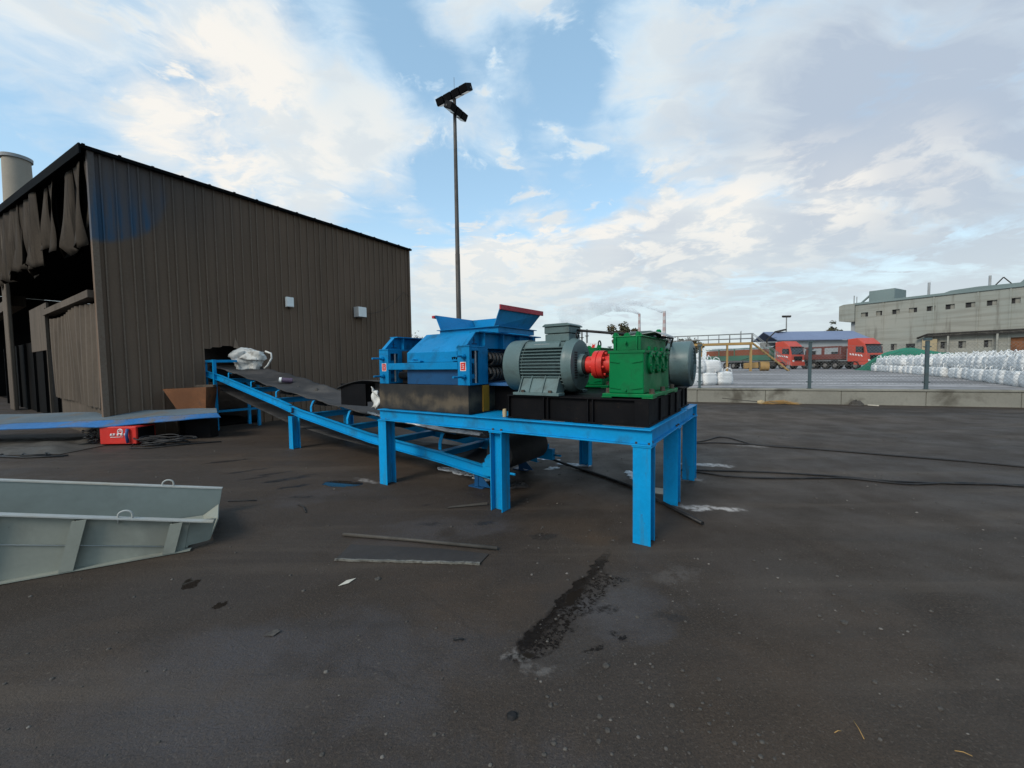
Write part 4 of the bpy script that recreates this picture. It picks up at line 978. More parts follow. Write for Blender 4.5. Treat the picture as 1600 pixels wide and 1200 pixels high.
def coilheap(name, cx, cy, rx, ry, n, seed, label, turns=1.0, h=.12):
    r = random.Random(seed); m = MB()
    for k in range(n):
        a0 = r.uniform(0, 6.28); sx, sy = r.uniform(.5, 1)*rx, r.uniform(.5, 1)*ry; ox, oy = r.uniform(-.3, .3)*rx, r.uniform(-.3, .3)*ry; zz = .015+h*k/n
        N = int(26*turns); pts = []
        for i in range(N+1):
            a = a0+2*math.pi*turns*i/N
            pts.append((cx+ox+sx*math.cos(a)*(1+.12*math.sin(3*a+k)), cy+oy+sy*math.sin(a), zz+.03*abs(math.sin(2*a+k))))
        m.tube(pts, .013, 6)
    return m.solo(name, cablem, label, 'cable', WD, (cx, cy, 0))
coilheap('cable_coil', -7.35, 8.35, .55, .28, 9, 3, 'tangled heap of black cable on the ground right of the red welder box', .85, .16)
coilheap('cable_loop', -8.95, 8.40, .16, .12, 5, 5, 'black cable loops standing just left of the red welder box', 1.0, .35)
m = MB()
for k, off in enumerate((0, .07)):
    m.tube([(-8.75, 8.35+off, .08), (-9.2, 8.15+off, .03), (-9.7, 7.8+off*2, .02), (-9.2, 7.45-off, .02), (-8.7, 7.35+off, .02), (-9.1, 7.7, .02), (-10.1, 7.95+off, .02), (-9.6, 7.4-off, .02), (-8.95, 7.22, .02), (-8.3, 7.3+off, .02)], .014, 6)
m.tube([(-7.9, 8.25, .05), (-7.7, 7.95, .02), (-7.3, 7.95, .02), (-6.9, 8.3, .02), (-6.3, 8.55, .02)], .013, 6)
m.solo('ground_cable', cablem, 'thin loose cable trailing left on the ground from the red welder box', 'cable', WD, (-9, 7.8, 0))
def rag(u, v):
    x = -12.2+3.6*u; y = 7.5+1.7*v
    e = min(u, 1-u, v, 1-v)*6
    return (x+.1*mnoise.noise((v*4, u*2, 1)), y+.12*mnoise.noise((u*5, 2, v)), .012+min(1, e)*(.05+.09*abs(mnoise.noise((x*1.1+y*1.9, y*1.4-x*.3, 0)))+.03*mnoise.noise((x*4, y*5, 2))))
m = MB(); m.grid(rag, 48, 28); m.solo('rubber_mat', pipem, 'rumpled dark rubber mat on the ground left of the red welder box', 'mat', WD, (-10.4, 8.3, 0))

CH = Frame(-3.88, 2.95, math.atan2(.5, .99))
root = thing('steel_chute', 'grey green tapered steel chute with lifting loops lying on the ground', 'chute', CH, (0, 0, 0))
zt = lambda s: .53-.234*s            # near wall top
zt2 = lambda s: .655-.20*(s+.62)
s0, s1, CWD = -1.6, 1.11, .88
m = MB(); m.slab([(s0, 0, .02), (s1-.02, 0, .012), (s1+.03, 0, zt(s1)), (s0, 0, zt(s0))], .010, (0, -1, 0)); m.slab([(s1-.02, .012, .03), (s1+.14, .10, .02), (s1+.20, .10, zt(s1+.2)-.012), (s1+.03, .012, zt(s1)-.012)], .010, (.3, -1, 0)); m.part('near_wall', chutem, root)
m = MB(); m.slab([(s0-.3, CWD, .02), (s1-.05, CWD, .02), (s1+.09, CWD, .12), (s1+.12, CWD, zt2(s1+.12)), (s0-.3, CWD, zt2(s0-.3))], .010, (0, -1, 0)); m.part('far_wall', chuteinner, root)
m = MB(); m.slab([(s0, .012, .03), (s1+.0, .012, .03), (s1+.0, CWD-.012, .03), (s0, CWD-.012, .03)], .012, (0, 0, 1)); m.part('floor_plate', chutem, root)
m = MB(); m.slab([(s1+.145, .11, .02), (s1-.05, CWD-.01, .02), (s1+.09, CWD-.01, .12), (s1+.215, .11, zt(s1+.2)-.02)], .010); m.part('nose_plate', chutem, root)
m = MB(); m.bar((s0, -.022, zt(s0)+.004), (s1+.20, -.022, zt(s1+.20)+.004), .062, .010); m.part('near_flange', chutelight, root)
m = MB(); m.bar((s0-.3, CWD+.02, zt2(s0-.3)+.004), (s1+.12, CWD+.02, zt2(s1+.12)+.004), .055, .012); m.part('far_flange', chutelight, root)
m = MB(); m.bar((s0, -.028, .012), (s1+.03, -.028, .012), .055, .010); m.part('foot_flange', chutem, root)
for s in (-1.0, -.02, .50, 1.10):
    h = zt(s)-.004; sb = s-.235*h; m = MB()
    m.prism([(sb-.085, .018), (sb, .018), (s, h), (s-.085, h)], 'y', -.060, -.050); m.prism([(sb-.085, .018), (sb-.077, .018), (s-.077, h), (s-.085, h)], 'y', -.050, -.0105); m.part('wall_rib', chutem, root)
m = MB(); m.tube([(s0, -.011, zt(s0)-.235), (s1-.14, -.011, zt(s1-.14)-.235)], .004, 5); m.part('weld_seam', chutelight, root)
for s, y, f in ((.72, -.02, zt), (.77, CWD+.02, zt2)):
    m = MB(); h = f(s)
    m.tube([(s-.045, y, h-.03), (s-.045, y, h+.02)]+[(s-.045*math.cos(a), y, h+.03+.038*math.sin(a)) for a in [math.pi*i/10 for i in range(11)]]+[(s+.045, y, h+.02), (s+.045, y, h-.03)], .0075, 8); m.part('lifting_loop', chutelight, root)

# ------------------------------------------------------------------ things lying on the yard
m = MB(); m.tube([(-1.612, 3.690, .019), (-.88, 3.535, .020), (-.145, 3.362, .019)], .016, 10); m.solo('steel_pipe', pipem, 'long dusty brown pipe lying on the yard behind the flat steel sheet', 'pipe', WD, (-.9, 3.5, 0))
root = thing('steel_sheet', 'thin dark steel sheet lying flat with a pale flaky front edge, below the long pipe', 'steel sheet', WD, (-.9, 3.3, 0))
m = MB(); m.slab([(-1.478, 3.224, .010), (-.275, 3.128, .010), (-.215, 3.285, .009), (-.63, 3.39, .009), (-1.465, 3.50, .009)], .006, (0, 0, 1)); m.part('plate', paint('sooty_sheet', (.036, .032, .030), .6, (.03, .027, .024), .5, 2.2, vary=.2), root)
m = MB()
for k in range(60):
    u0, u1 = k/60, (k+1)/60
    p = lambda u: (-1.482+1.205*u, 3.214-.095*u+.004*math.sin(u*37), .011)
    m.bar(p(u0), p(u1), .014+.006*u0+.005*rng.random(), .012+.006*rng.random())
m.part('edge', ironlite, root)
m = MB(); m.tube([(.55, 6.35, .10), (.80, 6.1, .05), (1.0, 5.9, .022), (1.25, 5.52, .02), (1.51, 5.04, .02), (1.68, 4.4, .02), (1.845, 3.83, .02)], .020, 9); m.solo('black_hose', cablem, 'long black hose on the ground running under the blue platform', 'hose', WD, (1.2, 5.2, 0))
def cable(pts, lab):
    m = MB(); P = []
    pts = [Vector((*p, .014)) for p in pts]
    for a, b2 in zip(pts, pts[1:]):
        for i in range(6): P.append(a.lerp(b2, i/6))
    P.append(pts[-1])
    for i in range(2):
        P = [P[0]]+[(P[k-1]+P[k]*2+P[k+1])/4 for k in range(1, len(P)-1)]+[P[-1]]
    m.tube(P, .012, 6); m.solo('ground_cable', cablem, lab, 'cable', WD, (6, 6, 0), group='black cables across the yard')
cable([(3.42, 7.72), (3.83, 7.92), (4.35, 8.35), (4.5, 8.2), (4.56, 7.45), (5.53, 6.98), (6.3, 6.49), (6.9, 6.12), (7.4, 5.71), (10, 3.9)], 'far yard cable with a raised bend close to the platform')
cable([(3.45, 7.68), (3.95, 7.75), (4.5, 7.55), (5.0, 7.3), (5.6, 6.92), (6.35, 6.44), (7.08, 5.99), (7.5, 5.64), (10, 3.8)], 'straighter far yard cable twisted with the bent one')
cable([(2.50, 5.83), (2.72, 5.77), (3.64, 5.62), (4.37, 5.39), (4.94, 5.10), (5.6, 4.97), (6.33, 4.90), (9, 3.8)], 'straight nearer cable of the pair leaving the platform rear leg')
cable([(2.47, 5.80), (2.75, 5.6), (2.92, 5.46), (3.35, 5.33), (3.78, 5.30), (4.46, 5.30), (4.99, 4.96), (5.72, 5.03), (6.33, 4.82), (9, 3.65)], 'wavy nearer cable looping beside the platform rear leg')
m = MB(); m.slab([(1.66, 4.78, .02), (1.82, 4.70, .02), (1.84, 4.76, .07), (1.68, 4.84, .07)], .02, (0, -.8, .6)); m.solo('paper_carton', paper, 'flattened pale carton beside the middle right leg of the platform', 'carton', WD, (1.74, 4.76, 0))
m = MB(); m.slab([(-1.285, 2.83, .006), (-1.225, 2.865, .007), (-1.195, 2.925, .010), (-1.255, 2.90, .007)], .003, (0, 0, 1)); m.solo('paper_scrap', paper, 'small torn pale paper scrap on the asphalt in front of the flat steel sheet', 'paper', WD, (-1.24, 2.88, 0))
m = MB(); m.slab([(-1.50, 2.30, .006), (-1.44, 2.295, .008), (-1.42, 2.335, .012), (-1.46, 2.36, .007)], .004, (0, 0, 1)); m.solo('mud_flake', stone, 'small grey flake on the bare asphalt left of the puddles', 'flake', WD, (-1.46, 2.32, 0))
m = MB(); m.slab([(-.74, 4.37, .012), (-.30, 4.46, .012), (-.30, 4.49, .03), (-.72, 4.40, .018)], .008); m.solo('steel_scrap', pipem, 'dark thin scrap strip lying at the foot of the middle front leg', 'scrap', WD, (-.5, 4.4, 0))
def crumple(name, cx, cy, rx, ry, h, mat, label, cat, seed):
    def f(u, v):
        a = 2*math.pi*u; n = mnoise.noise((math.cos(a)*2+seed, math.sin(a)*2, v*3))
        r = (1-v)*(1+.35*n)+.02
        return (cx+rx*r*math.cos(a), cy+ry*r*math.sin(a), .006+h*(1-(1-v)**2)*(1+.6*mnoise.noise((math.cos(a)*3, math.sin(a)*3+seed, v*5))))
    m = MB(); m.grid(f, 30, 10, smooth=False); return m.solo(name, mat, label, cat, WD, (cx, cy, 0))
crumple('scrap_bits', .06, 5.12, .16, .07, .06, darksteel, 'small dark crumpled scrap beside the conveyor tail foot', 'scrap', 2.2)
m = MB(); rr = random.Random(4)
for k in range(220):
    u = rr.random(); x = 9.2+1.0*u+rr.gauss(0, .03); y = 14.80-.36*u+rr.gauss(0, .05); a = rr.gauss(-.35, .35); l = .12+.18*rr.random(); z = .02+.12*rr.random()*math.sin(math.pi*u)
    m.bar((x, y, z), (x+l*math.cos(a), y+l*math.sin(a), z+rr.gauss(0, .03)), .006, .006)
root = thing('straw_broom', 'straw broom with a long thin stick lying by the concrete wall', 'broom', WD, (9.7, 14.7, 0))
m.part('bristle', straw, root)
m = MB(); m.tube([(8.05, 15.25, .19), (9.25, 14.82, .07)], .012, 6); m.part('stick', pipem, root)
m = MB(); m.lathe((9.15, 14.84, .06), (.94, -.34, -.02), [(0, 0), (0, .05), (.14, .10), (.22, .06), (.24, 0)], 10); m.part('binding', woodm, root)
fr = random.Random(21); m = MB()
for cx, cy, rx, ry, dg, n in ((-.98, 6.05, .20, .09, -30, 120), (-.70, 5.80, .26, .09, -32, 110), (-.42, 5.52, .18, .07, -30, 60), (.95, 6.22, .26, .06, -20, 70), (.62, 6.05, .06, .05, 0, 16), (1.70, 5.55, .06, .30, 0, 90), (.40, 6.7, .4, .06, -25, 50), (-.05, 7.1, .5, .07, -30, 60)):
    for k in range(n):
        a = fr.uniform(0, 6.28); q = math.sqrt(fr.random()); x, y = rx*q*math.cos(a), ry*q*math.sin(a); g_ = R(dg)
        X_, Y_ = cx+x*math.cos(g_)-y*math.sin(g_), cy+x*math.sin(g_)+y*math.cos(g_); sz = fr.uniform(.008, .036); h = fr.uniform(.003, .012)
        nn = 9; b0 = []; b1 = []
        for i_ in range(nn):
            aa = i_*6.283/nn; rr = sz*fr.uniform(.5, 1.2); b0.append((X_+rr*1.4*math.cos(aa), Y_+rr*.8*math.sin(aa), .003)); b1.append((X_+rr*1.1*math.cos(aa), Y_+rr*.6*math.sin(aa), .003+h*fr.uniform(.5, 1)))
        A_ = [m.bm.verts.new(v_) for v_ in b0]; B_ = [m.bm.verts.new(v_) for v_ in b1]
        for i_ in range(nn): m.face([A_[i_], A_[(i_+1) % nn], B_[(i_+1) % nn], B_[i_]], True)
        m.face(B_, True)
m.solo('snow', snow, kind='stuff', frame=WD)
crumple('dirt_heap', 12.0, 13.85, .25, .16, .16, stone, 'small dark heap of debris at the foot of the concrete wall', 'debris', 3.1)
m = MB(); m.bar((12.28, 13.72, .03), (12.55, 13.6, .015), .06, .03); m.solo('pale_chip', paper, 'pale chip beside the dark debris heap by the concrete wall', 'chip', WD, (12.4, 13.66, 0))
for (x, y, l, a, lab) in [(1.46, 1.60, .09, 1.25, 'dry straw stalk on the asphalt near the bottom right'), (1.36, 1.63, .035, .2, 'short broken straw tip touching the bare asphalt near the long stalk'), (1.78, 1.545, .05, -.5, 'short straw piece closest to the lower right corner')]:
    m = MB(); m.tube([(x, y, .006), (x+l*.5*math.cos(a), y+l*.5*math.sin(a), .012), (x+l*math.cos(a), y+l*math.sin(a), .007)], .0018, 5); m.solo('straw_stalk', straw, lab, 'straw', WD, (x, y, 0), group='straw stalks on the yard')
for (x, y, dx, dy, lab) in [(-3.42, 4.70, .33, .02, 'short thin dark rod beside the chute nose'), (-2.5, 4.55, .22, -.25, 'thin bent dark strip on the asphalt near the puddle'), (-.36, 2.24, .06, .0, 'tiny dark twig left of the wet streak')]:
    m = MB(); m.tube([(x, y, .008), (x+dx*.5, y+dy*.35, .014), (x+dx, y+dy, .008)], .006, 6); m.solo('thin_rod', cablem, lab, 'rod', WD, (x, y, 0), group='thin rods and twigs on the yard')
# loose stones: near ones as things, the fine grit as one mass
def stone_mb(m, x, y, s, r):
    n = 6; base = []
    a0 = r.random()*6
    rings = []
    for z, k in ((0, 1), (.45, .95), (.8, .55)):
        rings.append([m.bm.verts.new((x+s*k*(.8+.4*r.random())*math.cos(a0+i*6.283/n)*1.15, y+s*k*(.8+.4*r.random())*math.sin(a0+i*6.283/n), s*z*(.7+.3*r.random()))) for i in range(n)])
    for A_, B_ in zip(rings, rings[1:]):
        for i in range(n): m.face([A_[i], A_[(i+1) % n], B_[(i+1) % n], B_[i]], True)
    m.face(rings[-1])
rs = random.Random(11)
for k, (x, y, s, lab) in enumerate([(-.02, 1.735, .024, 'black coal lump on the bare asphalt at the bottom centre'), (.475, 2.03, .018, 'dark round pebble just below the small puddle'), (.40, 1.83, .012, 'pale pebble on bare asphalt, upper of two under the dark one'), (.375, 1.73, .011, 'pale pebble on bare asphalt, lower of two under the dark one'), (.395, 1.66, .013, 'grey oval pebble lowest in the row right of the coal lump'), (-1.03, 2.92, .02, 'small grey stone right of the paper scrap'), (-.62, 3.87, .015, 'pale stone above the long brown pipe'), (1.02, 1.93, .012, 'small dark stone in the bare area right of the wet streak'), (.89, 3.52, .014, 'pale pebble left of the front right platform leg'), (2.0, 2.35, .018, 'pale flat stone near the right edge of the yard')]):
    m = MB(); stone_mb(m, x, y, s, rs); m.solo('pebble', coal if k == 0 else stone, lab, 'pebble', WD, (x, y, 0), group='loose stones on the yard')
m = MB()
for k in range(5200):
    v = rs.random()**1.7; y = 1.35+7.5*v; x = rs.uniform(-1.4, 1.4)*y
    if (mnoise.noise((x*.8, y*.8, 0)) < -.05 or x < .1) and rs.random() < .8: continue
    stone_mb(m, x, y, .002+.0085*rs.random()**3.4*(1+.6*v), rs)
m.solo('gravel', stone, kind='stuff', frame=WD)

# ------------------------------------------------------------------ far yard: trucks
def truck(label, ox, oy, deg, kind):
    F = Frame(ox, oy, R(deg), .40)
    root = thing('cargo_truck', label, 'truck', F, (0, 0, 0), group='red cab trucks in the far yard')
    # cab: x from -.95 to 1.35, z .9 to 3.75
    m = MB(); m.prism([(-.98, .95), (1.32, .95), (1.36, 1.9), (1.12, 2.95), (.95, 3.2), (.2, 3.85), (-.98, 3.75)], 'y', -1.23, 1.23)
    m.part('cab', truckred, root, bevel=.06)
    m = MB(); m.prism([(1.335, 2.02), (1.378, 1.99), (1.18, 2.86), (1.10, 2.90)], 'y', -1.10, 1.10); m.part('windshield', glass, root)
    m = MB(); m.prism([(1.02, 2.95), (1.30, 2.93), (1.30, 3.02), (1.0, 3.08)], 'y', -1.15, 1.15); m.part('sun_visor', blackm, root)
    for s in (-1, 1):
        m = MB(); m.prism([(.05, 2.1), (1.05, 2.02), (.95, 2.78), (.05, 2.82)], 'y', s*1.232, s*1.245); m.part('side_window', glass, root)
        m = MB(); m.box(.95, 1.10, s*1.30-.05, s*1.30+.10*s, 2.1, 2.75); m.part('mirror', blackm, root, bevel=.03)
        m = MB(); m.box(1.385, 1.42, s*.9-.16, s*.9+.16, 1.02, 1.22); m.part('headlight', white, root, bevel=.02)
        m = MB() # white swoosh lettering on the door
        for k in range(5): m.prism([(.9-.33*k, 1.55+.05*k), (.70-.33*k, 1.60+.05*k), (.62-.33*k, 1.82+.05*k), (.80-.33*k, 1.78+.05*k)], 'y', s*1.233, s*1.241)
        m.part('door_lettering', stripewhite, root)
    m = MB(); m.box(1.30, 1.44, -1.22, 1.22, .45, .97); m.box(-.2, 1.30, -1.22, -1.0, .55, .95); m.box(-.2, 1.30, 1.0, 1.22, .55, .95); m.part('bumper', truckred, root, bevel=.05)
    m = MB(); m.box(1.37, 1.40, -.75, .75, 1.15, 1.75); m.part('grille', blackm, root, bevel=.02)
    m = MB(); m.box(-9.5, 1.2, -.45, .45, .75, 1.05); m.box(-2.1, -1.1, -1.15, -.5, .5, 1.0); m.box(-2.1, -1.1, .5, 1.15, .5, 1.0); m.part('chassis', chassis, root)
    m = MB(); m.cyl((-1.35, -.7, 1.0), (-1.35, -.7, 2.6), .12, n=12); m.box(-1.6, -1.1, -.5, .9, 1.1, 2.2); m.part('air_tank', metalgrey, root, bevel=.03)
    ax = [0, -2.6, -3.95, -5.6, -7.0] if kind == 'red' else [0, -3.1, -5.2, -8.0, -9.4]
    for x in ax:
        for s in (-1, 1):
            m = MB(); m.lathe((x, s*1.22, .52), (0, -s, 0), [(0, .30), (.0, .50), (.04, .52), (.28, .52), (.30, .3)], 24); tyo = m.part('wheel', tyre, root)
            m = MB(); m.lathe((x, s*1.18, .52), (0, -s, 0), [(0, .0), (0, .12), (.07, .2), (.03, .3), (.25, .3)], 20); m.part('rim', rimm, tyo)
    L1 = -9.2 if kind == 'red' else -13.5
    m = MB(); m.box(L1, -1.7, -1.24, 1.24, 1.12, 1.28); m.part('bed_floor', chassis, root)
    red = kind == 'red'; cm = truckred2 if red else trailgreen
    for s in (-1, 1):
        y = s*1.22
        m = MB(); m.box(L1, -1.7, y-.03, y+.03, 1.29, 1.95 if red else 2.05); m.part('side_board', cm, root)
        m = MB(); x = -1.75; k = 0
        while x > L1-.1:
            m.box(x-.09, x+.09, y-.05, y+.05, 1.29, 2.95 if red else 3.1); x -= 2.4 if red else 3.0
        m.box(L1, -1.7, y-.04, y+.04, 2.85 if red else 3.02, 2.98 if red else 3.12); m.part('stake', cm, root)
        if not red:
            m = MB(); m.box(L1+.1, -1.8, y-.02, y+.02, 2.06, 2.9); m.part('side_panel', trailbrown, root)
    m = MB(); m.box(-1.72, -1.66, -1.2, 1.2, 1.29, 2.9); m.part('head_board', cm, root)
    if not red:
        m = MB(); m.grid(lambda u, v: (-2+(L1+2.4)*u, -1.1+2.2*v, 2.9+.35*math.sin(math.pi*v)+.1*mnoise.noise((u*9, v*3, 0))), 20, 6); m.part('load_cover', metalgrey, root)
truck('red truck with open red stake trailer, in front of the pale concrete building', 43.6, 49.5, -80, 'red')
truck('orange red truck with a green and brown trailer behind the yellow stair', 38.3, 55.3, -72, 'green')

# ------------------------------------------------------------------ yellow gantry with stair
GF = Frame(28.3, 47.0, math.atan2(51-47.0, 20-28.3), .40)      # x runs left along the deck
root = thing('loading_gantry', 'yellow steel loading gantry with railed walkway and slanting stair', 'gantry', GF, (0, 0, 0))
DL = 13
m = MB(); m.box(0, DL, -.6, .6, 3.28, 3.36); m.box(0, DL, -.62, -.55, 3.12, 3.40); m.box(0, DL, .55, .62, 3.12, 3.40); m.part('deck', yellow, root)
for x in (.15, 2.6, 5.4, 8.5, 11.5):
    for y in (-.5, .5):
        m = MB(); m.box(x-.09, x+.09, y-.09, y+.09, 0, 3.12); m.part('post', yellow, root)
for s in (-.58, .58):
    m = MB()
    for z in (3.85, 4.4): m.tube([(0, s, z), (DL, s, z)], .032, 6)
    for k in range(12): m.tube([(.05+k*1.15, s, 3.4), (.05+k*1.15, s, 4.4+(.35 if k == 1 else 0))], .032, 6)
    m.part('railing', railgrey, root)
m = MB()
for y in (-.55, .55): m.bar((0, y, 3.3), (-3.6, y, .02), .06, .12)
for k in range(11): u = (k+.5)/11; m.box(-3.6*u-.14, -3.6*u+.14, -.52, .52, 3.3-3.28*u-.02, 3.3-3.28*u+.02)
m.part('stair', yellow, root)
for s in (-.58, .58):
    m = MB()
    for dz in (.55, 1.1): m.tube([(0, s, 3.3+dz), (-3.6, s, .02+dz)], .03, 6)
    for k in range(4): u = k/3; m.tube([(-3.6*u, s, 3.3-3.28*u), (-3.6*u, s, 4.4-3.28*u)], .03, 6)
    m.part('stair_railing', railgrey, root)
root = thing('yellow_roller', 'small worn yellow machine with a drum at the foot of the gantry', 'machine', WD, (29.5, 48.0, .4))
m = MB(); m.lathe((29.55, 47.5, .98), (.9, -.4, 0), [(0, 0), (0, .56), (.9, .56), (.9, 0)], 20); m.part('drum', yellow, root)
m = MB(); m.bar((28.0, 48.2, 1.0), (29.4, 47.6, 1.1), .8, .7); m.part('engine_body', yellow, root, bevel=.1)
m = MB(); m.tube([(28.1, 48.2, 1.3), (27.8, 48.3, 1.7), (28.5, 48.0, 1.9)], .05); m.part('handle', chassis, root)

# ------------------------------------------------------------------ white bulk bags
def bag_mesh(seed):
    r = random.Random(seed); m = MB(); ph = [r.uniform(0, 6.28) for _ in range(6)]
    def f(u, v):
        a = 2*math.pi*u; z = v
        sq = (abs(math.cos(a))**7+abs(math.sin(a))**7)**(-1/7)
        prof = (.43+.045*math.sin(math.pi*min(1, z*1.06)**.8)) if z < .93 else .43-(z-.93)*2.4
        prof *= 1-.06*max(0, .1-z)/.1
        n = .022*mnoise.noise((math.cos(a)*2+seed, math.sin(a)*2, z*3))+.010*math.sin(z*17+ph[0]+2*math.cos(a))*(.6+.4*math.sin(a*2))
        rr = sq*(prof+n)
        return (rr*math.cos(a), rr*math.sin(a), .66*min(z, 1)+(.03*mnoise.noise((a, seed, 0)) if z > .9 else 0))
    V = m.grid(f, 28, 12); m.face([V[i][12] for i in range(28)])
    for sx, sy in ((1, 1), (1, -1), (-1, 1), (-1, -1)):
        w = r.uniform(.10, .17); h = r.uniform(.10, .26); la = r.uniform(-.16, .16); a = r.uniform(0, 3.14)
        c, s_ = math.cos(a), math.sin(a); cx, cy = .27*sx, .27*sy
        m.tube([(cx-w*c, cy-w*s_, .58), (cx-w*.8*c+la*.4, cy-w*.8*s_, .66+h*.6), (cx+la, cy, .66+h), (cx+w*.8*c+la*.6, cy+w*.8*s_, .66+h*.5), (cx+w*c, cy+w*s_, .58)], .022, 5)
    return m.mesh('bulk_bag', bagm)
BM = [bag_mesh(k) for k in range(5)]
BAGN = [0]
def bag(x, y, z, deg, label, group):
    o = bpy.data.objects.new('bulk_bag', BM[BAGN[0] % 5]); BAGN[0] += 1; COL.objects.link(o)
    o.location = (x, y, z); o.rotation_euler = (0, 0, R(deg+90*rng.randint(0, 3)+rng.uniform(-7, 7))); o.scale = (rng.uniform(.98, 1.08), rng.uniform(.98, 1.08), rng.uniform(.97, 1.05))
    tag(o, label, 'bulk bag', group); return o
path = [Vector((36.9, 40.9)), Vector((31.0, 30.7)), Vector((26.0, 23.1)), Vector((20.4, 15.9)), Vector((17.0, 11.4))]
acc = 0; P0 = []
for a, b2 in zip(path, path[1:]):
    d = (b2-a); Ln = d.length; d.normalize(); s = acc
    while s < Ln: P0.append((a+d*s, d)); s += .97
    acc = s-Ln
labs = {0: ('white bulk bag of the bottom layer in the long front row', 'white bulk bags, bottom front row'), 1: ('white bulk bag of the top layer in the long front row', 'white bulk bags, top front row'), 2: ('white bulk bag with upright loops in the row behind the front one', 'white bulk bags, rows behind')}
for k, (p, d) in enumerate(P0[:33]):
    if p.x/max(p.y, .1) > 1.36: break
    nrm = Vector((-d.y, d.x))          # away from the yard lane
    if nrm.x < 0: nrm = -nrm
    ang = math.degrees(math.atan2(d.y, d.x)); j = rng.uniform(-.06, .06)
    gap = k in (9, 19)
    q = p-nrm*.0+nrm*(.45+j)
    if not gap: bag(q.x, q.y, .40, ang, *labs[0])
    q = p+nrm*(.62+rng.uniform(-.08, .08)); 
    if k not in (0, 9): bag(q.x, q.y, 1.05, ang, *labs[1])
    for row in (1.6, 2.6):
        q = p+nrm*(row+rng.uniform(-.06, .06)); bag(q.x, q.y, 1.05 if k > 1 else .4, ang, *labs[2])
g = 'white bulk bags stacked by the fence'
for k in range(5):
    x, y = 7.2+.93*k, 19.75+.30*k
    bag(x, y, .40, 16, 'white bulk bag of the bottom layer in the small stack by the fence', g+', bottom')
    if k < 4:
        bag(x+.25, y+.15, 1.05, 16, 'white bulk bag of the top layer in the small stack by the fence', g+', top')
        bag(x+.1, y+1.05, 1.05, 16, 'white bulk bag at the back of the small stack by the fence', g+', back')
# green net over a heap behind the bags
a, b2 = Vector((42.5, 45.0)), Vector((37.5, 31.5))
def net(u, v):
    c = a.lerp(b2, u); d = (b2-a).normalized(); n = Vector((-d.y, d.x)); w = 3.2
    q = c+n*w*(v-.5)*2
    e = min(1, u*5)*min(1, (1-u)*3.2)
    z = .4+(1.95+.35*math.sin(u*7)+.25*mnoise.noise((u*6, v*4, 2)))*math.sin(math.pi*v)**.55*e**.6+.10*mnoise.noise((u*18, v*9, 5))
    return (q.x, q.y, z)
m = MB(); m.grid(net, 44, 16); m.solo('covered_heap', nettarp, 'long heap under a green net behind the white bulk bags', 'covered heap', WD, (40, 38, .4))

# ------------------------------------------------------------------ buildings in the far yard
BF = Frame(77.2, 90, math.atan2(-21, 11.3), .4)      # x along the long facade towards the right
root = thing('concrete_building', 'long stained pale concrete factory building with small square windows', 'building', BF, (0, 0, 0))
LEN, HB = 46, 13.4
wins = [(1.0+2.62*k, 10.6) for k in range(17)]
low = [(x, 3.1) for x in (6.2, 13.6, 16.0, 19.2, 27.5, 31)]
holes = [(x, x+1.25, z, z+.95) for x, z in wins]+[(x, x+1.0, z, z+1.3) for x, z in low]+[(8.6, 10.0, 0, 4.3), (22.3, 25.4, 0, 4.7)]
def facade(m, L_, H_, holes, y=0, deep=.4):
    xs = sorted({0, L_, *[h[0] for h in holes], *[h[1] for h in holes]}); zs_ = sorted({0, H_, *[h[2] for h in holes], *[h[3] for h in holes]})
    for xa, xb in zip(xs, xs[1:]):
        for za, zb in zip(zs_, zs_[1:]):
            xc, zc = (xa+xb)/2, (za+zb)/2
            if any(h[0] < xc < h[1] and h[2] < zc < h[3] for h in holes): continue
            m.face([(xa, y, za), (xb, y, za), (xb, y, zb), (xa, y, zb)])
    for a, b2, c, d in holes:
        m.face([(a, y, c), (a, y+deep, c), (a, y+deep, d), (a, y, d)]); m.face([(b2, y, c), (b2, y+deep, c), (b2, y+deep, d), (b2, y, d)])
        m.face([(a, y, c), (b2, y, c), (b2, y+deep, c), (a, y+deep, c)]); m.face([(a, y, d), (b2, y, d), (b2, y+deep, d), (a, y+deep, d)])
m = MB(); facade(m, LEN, HB, holes)
m.face([(0, 0, 0), (0, 18, 0), (0, 18, HB), (0, 0, HB)]); m.face([(LEN, 0, 0), (LEN, 18, 0), (LEN, 18, HB), (LEN, 0, HB)]); m.face([(0, 18, 0), (LEN, 18, 0), (LEN, 18, HB), (0, 18, HB)]); m.face([(0, 0, HB-.3), (LEN, 0, HB-.3), (LEN, 18, HB-.3), (0, 18, HB-.3)])
m.part('wall', bldconc, root)
for k, (xa, xb, za, zb) in enumerate(holes[:-2]):
    m = MB(); mid = xa+(xb-xa)*(.5 if k % 3 else .55)
    m.box(xa, xb, .36, .40, za, zb); w = m.part('window', holem, root)
    m = MB(); sgn = k < 2 or k == 3
    m.box(xa if sgn else mid, mid if sgn else xb, .28, .33, za, zb); m.part('pane', paint('dusty_pane%d' % k, (.22, .215, .185), .5) if k == 0 else MATS['dusty_pane0'], w)
for (xa, xb, za, zb), mt in zip(holes[-2:], (holem, rustm)):
    m = MB(); m.box(xa, xb, .30, .38, za, zb); m.part('door', mt, root)
m = MB(); m.box(-.1, LEN, -.22, .2, HB-.02, HB+.42); m.part('parapet', bldtrim, root)
m = MB()
for x in (4.8, 12.5, 18.3, 22.1, 33): m.box(x-.12, x+.12, -.10, 0, 0, HB-.03)
m.part('pilaster', bldconc, root)
m = MB(); m.prism([(-2.9, 10.0), (-.9, 9.7), (-.02, 9.7), (-.02, HB+.3), (-2.1, HB+.3), (-2.9, HB)], 'y', -.5, 6); m.part('end_gallery', bldconc, root)
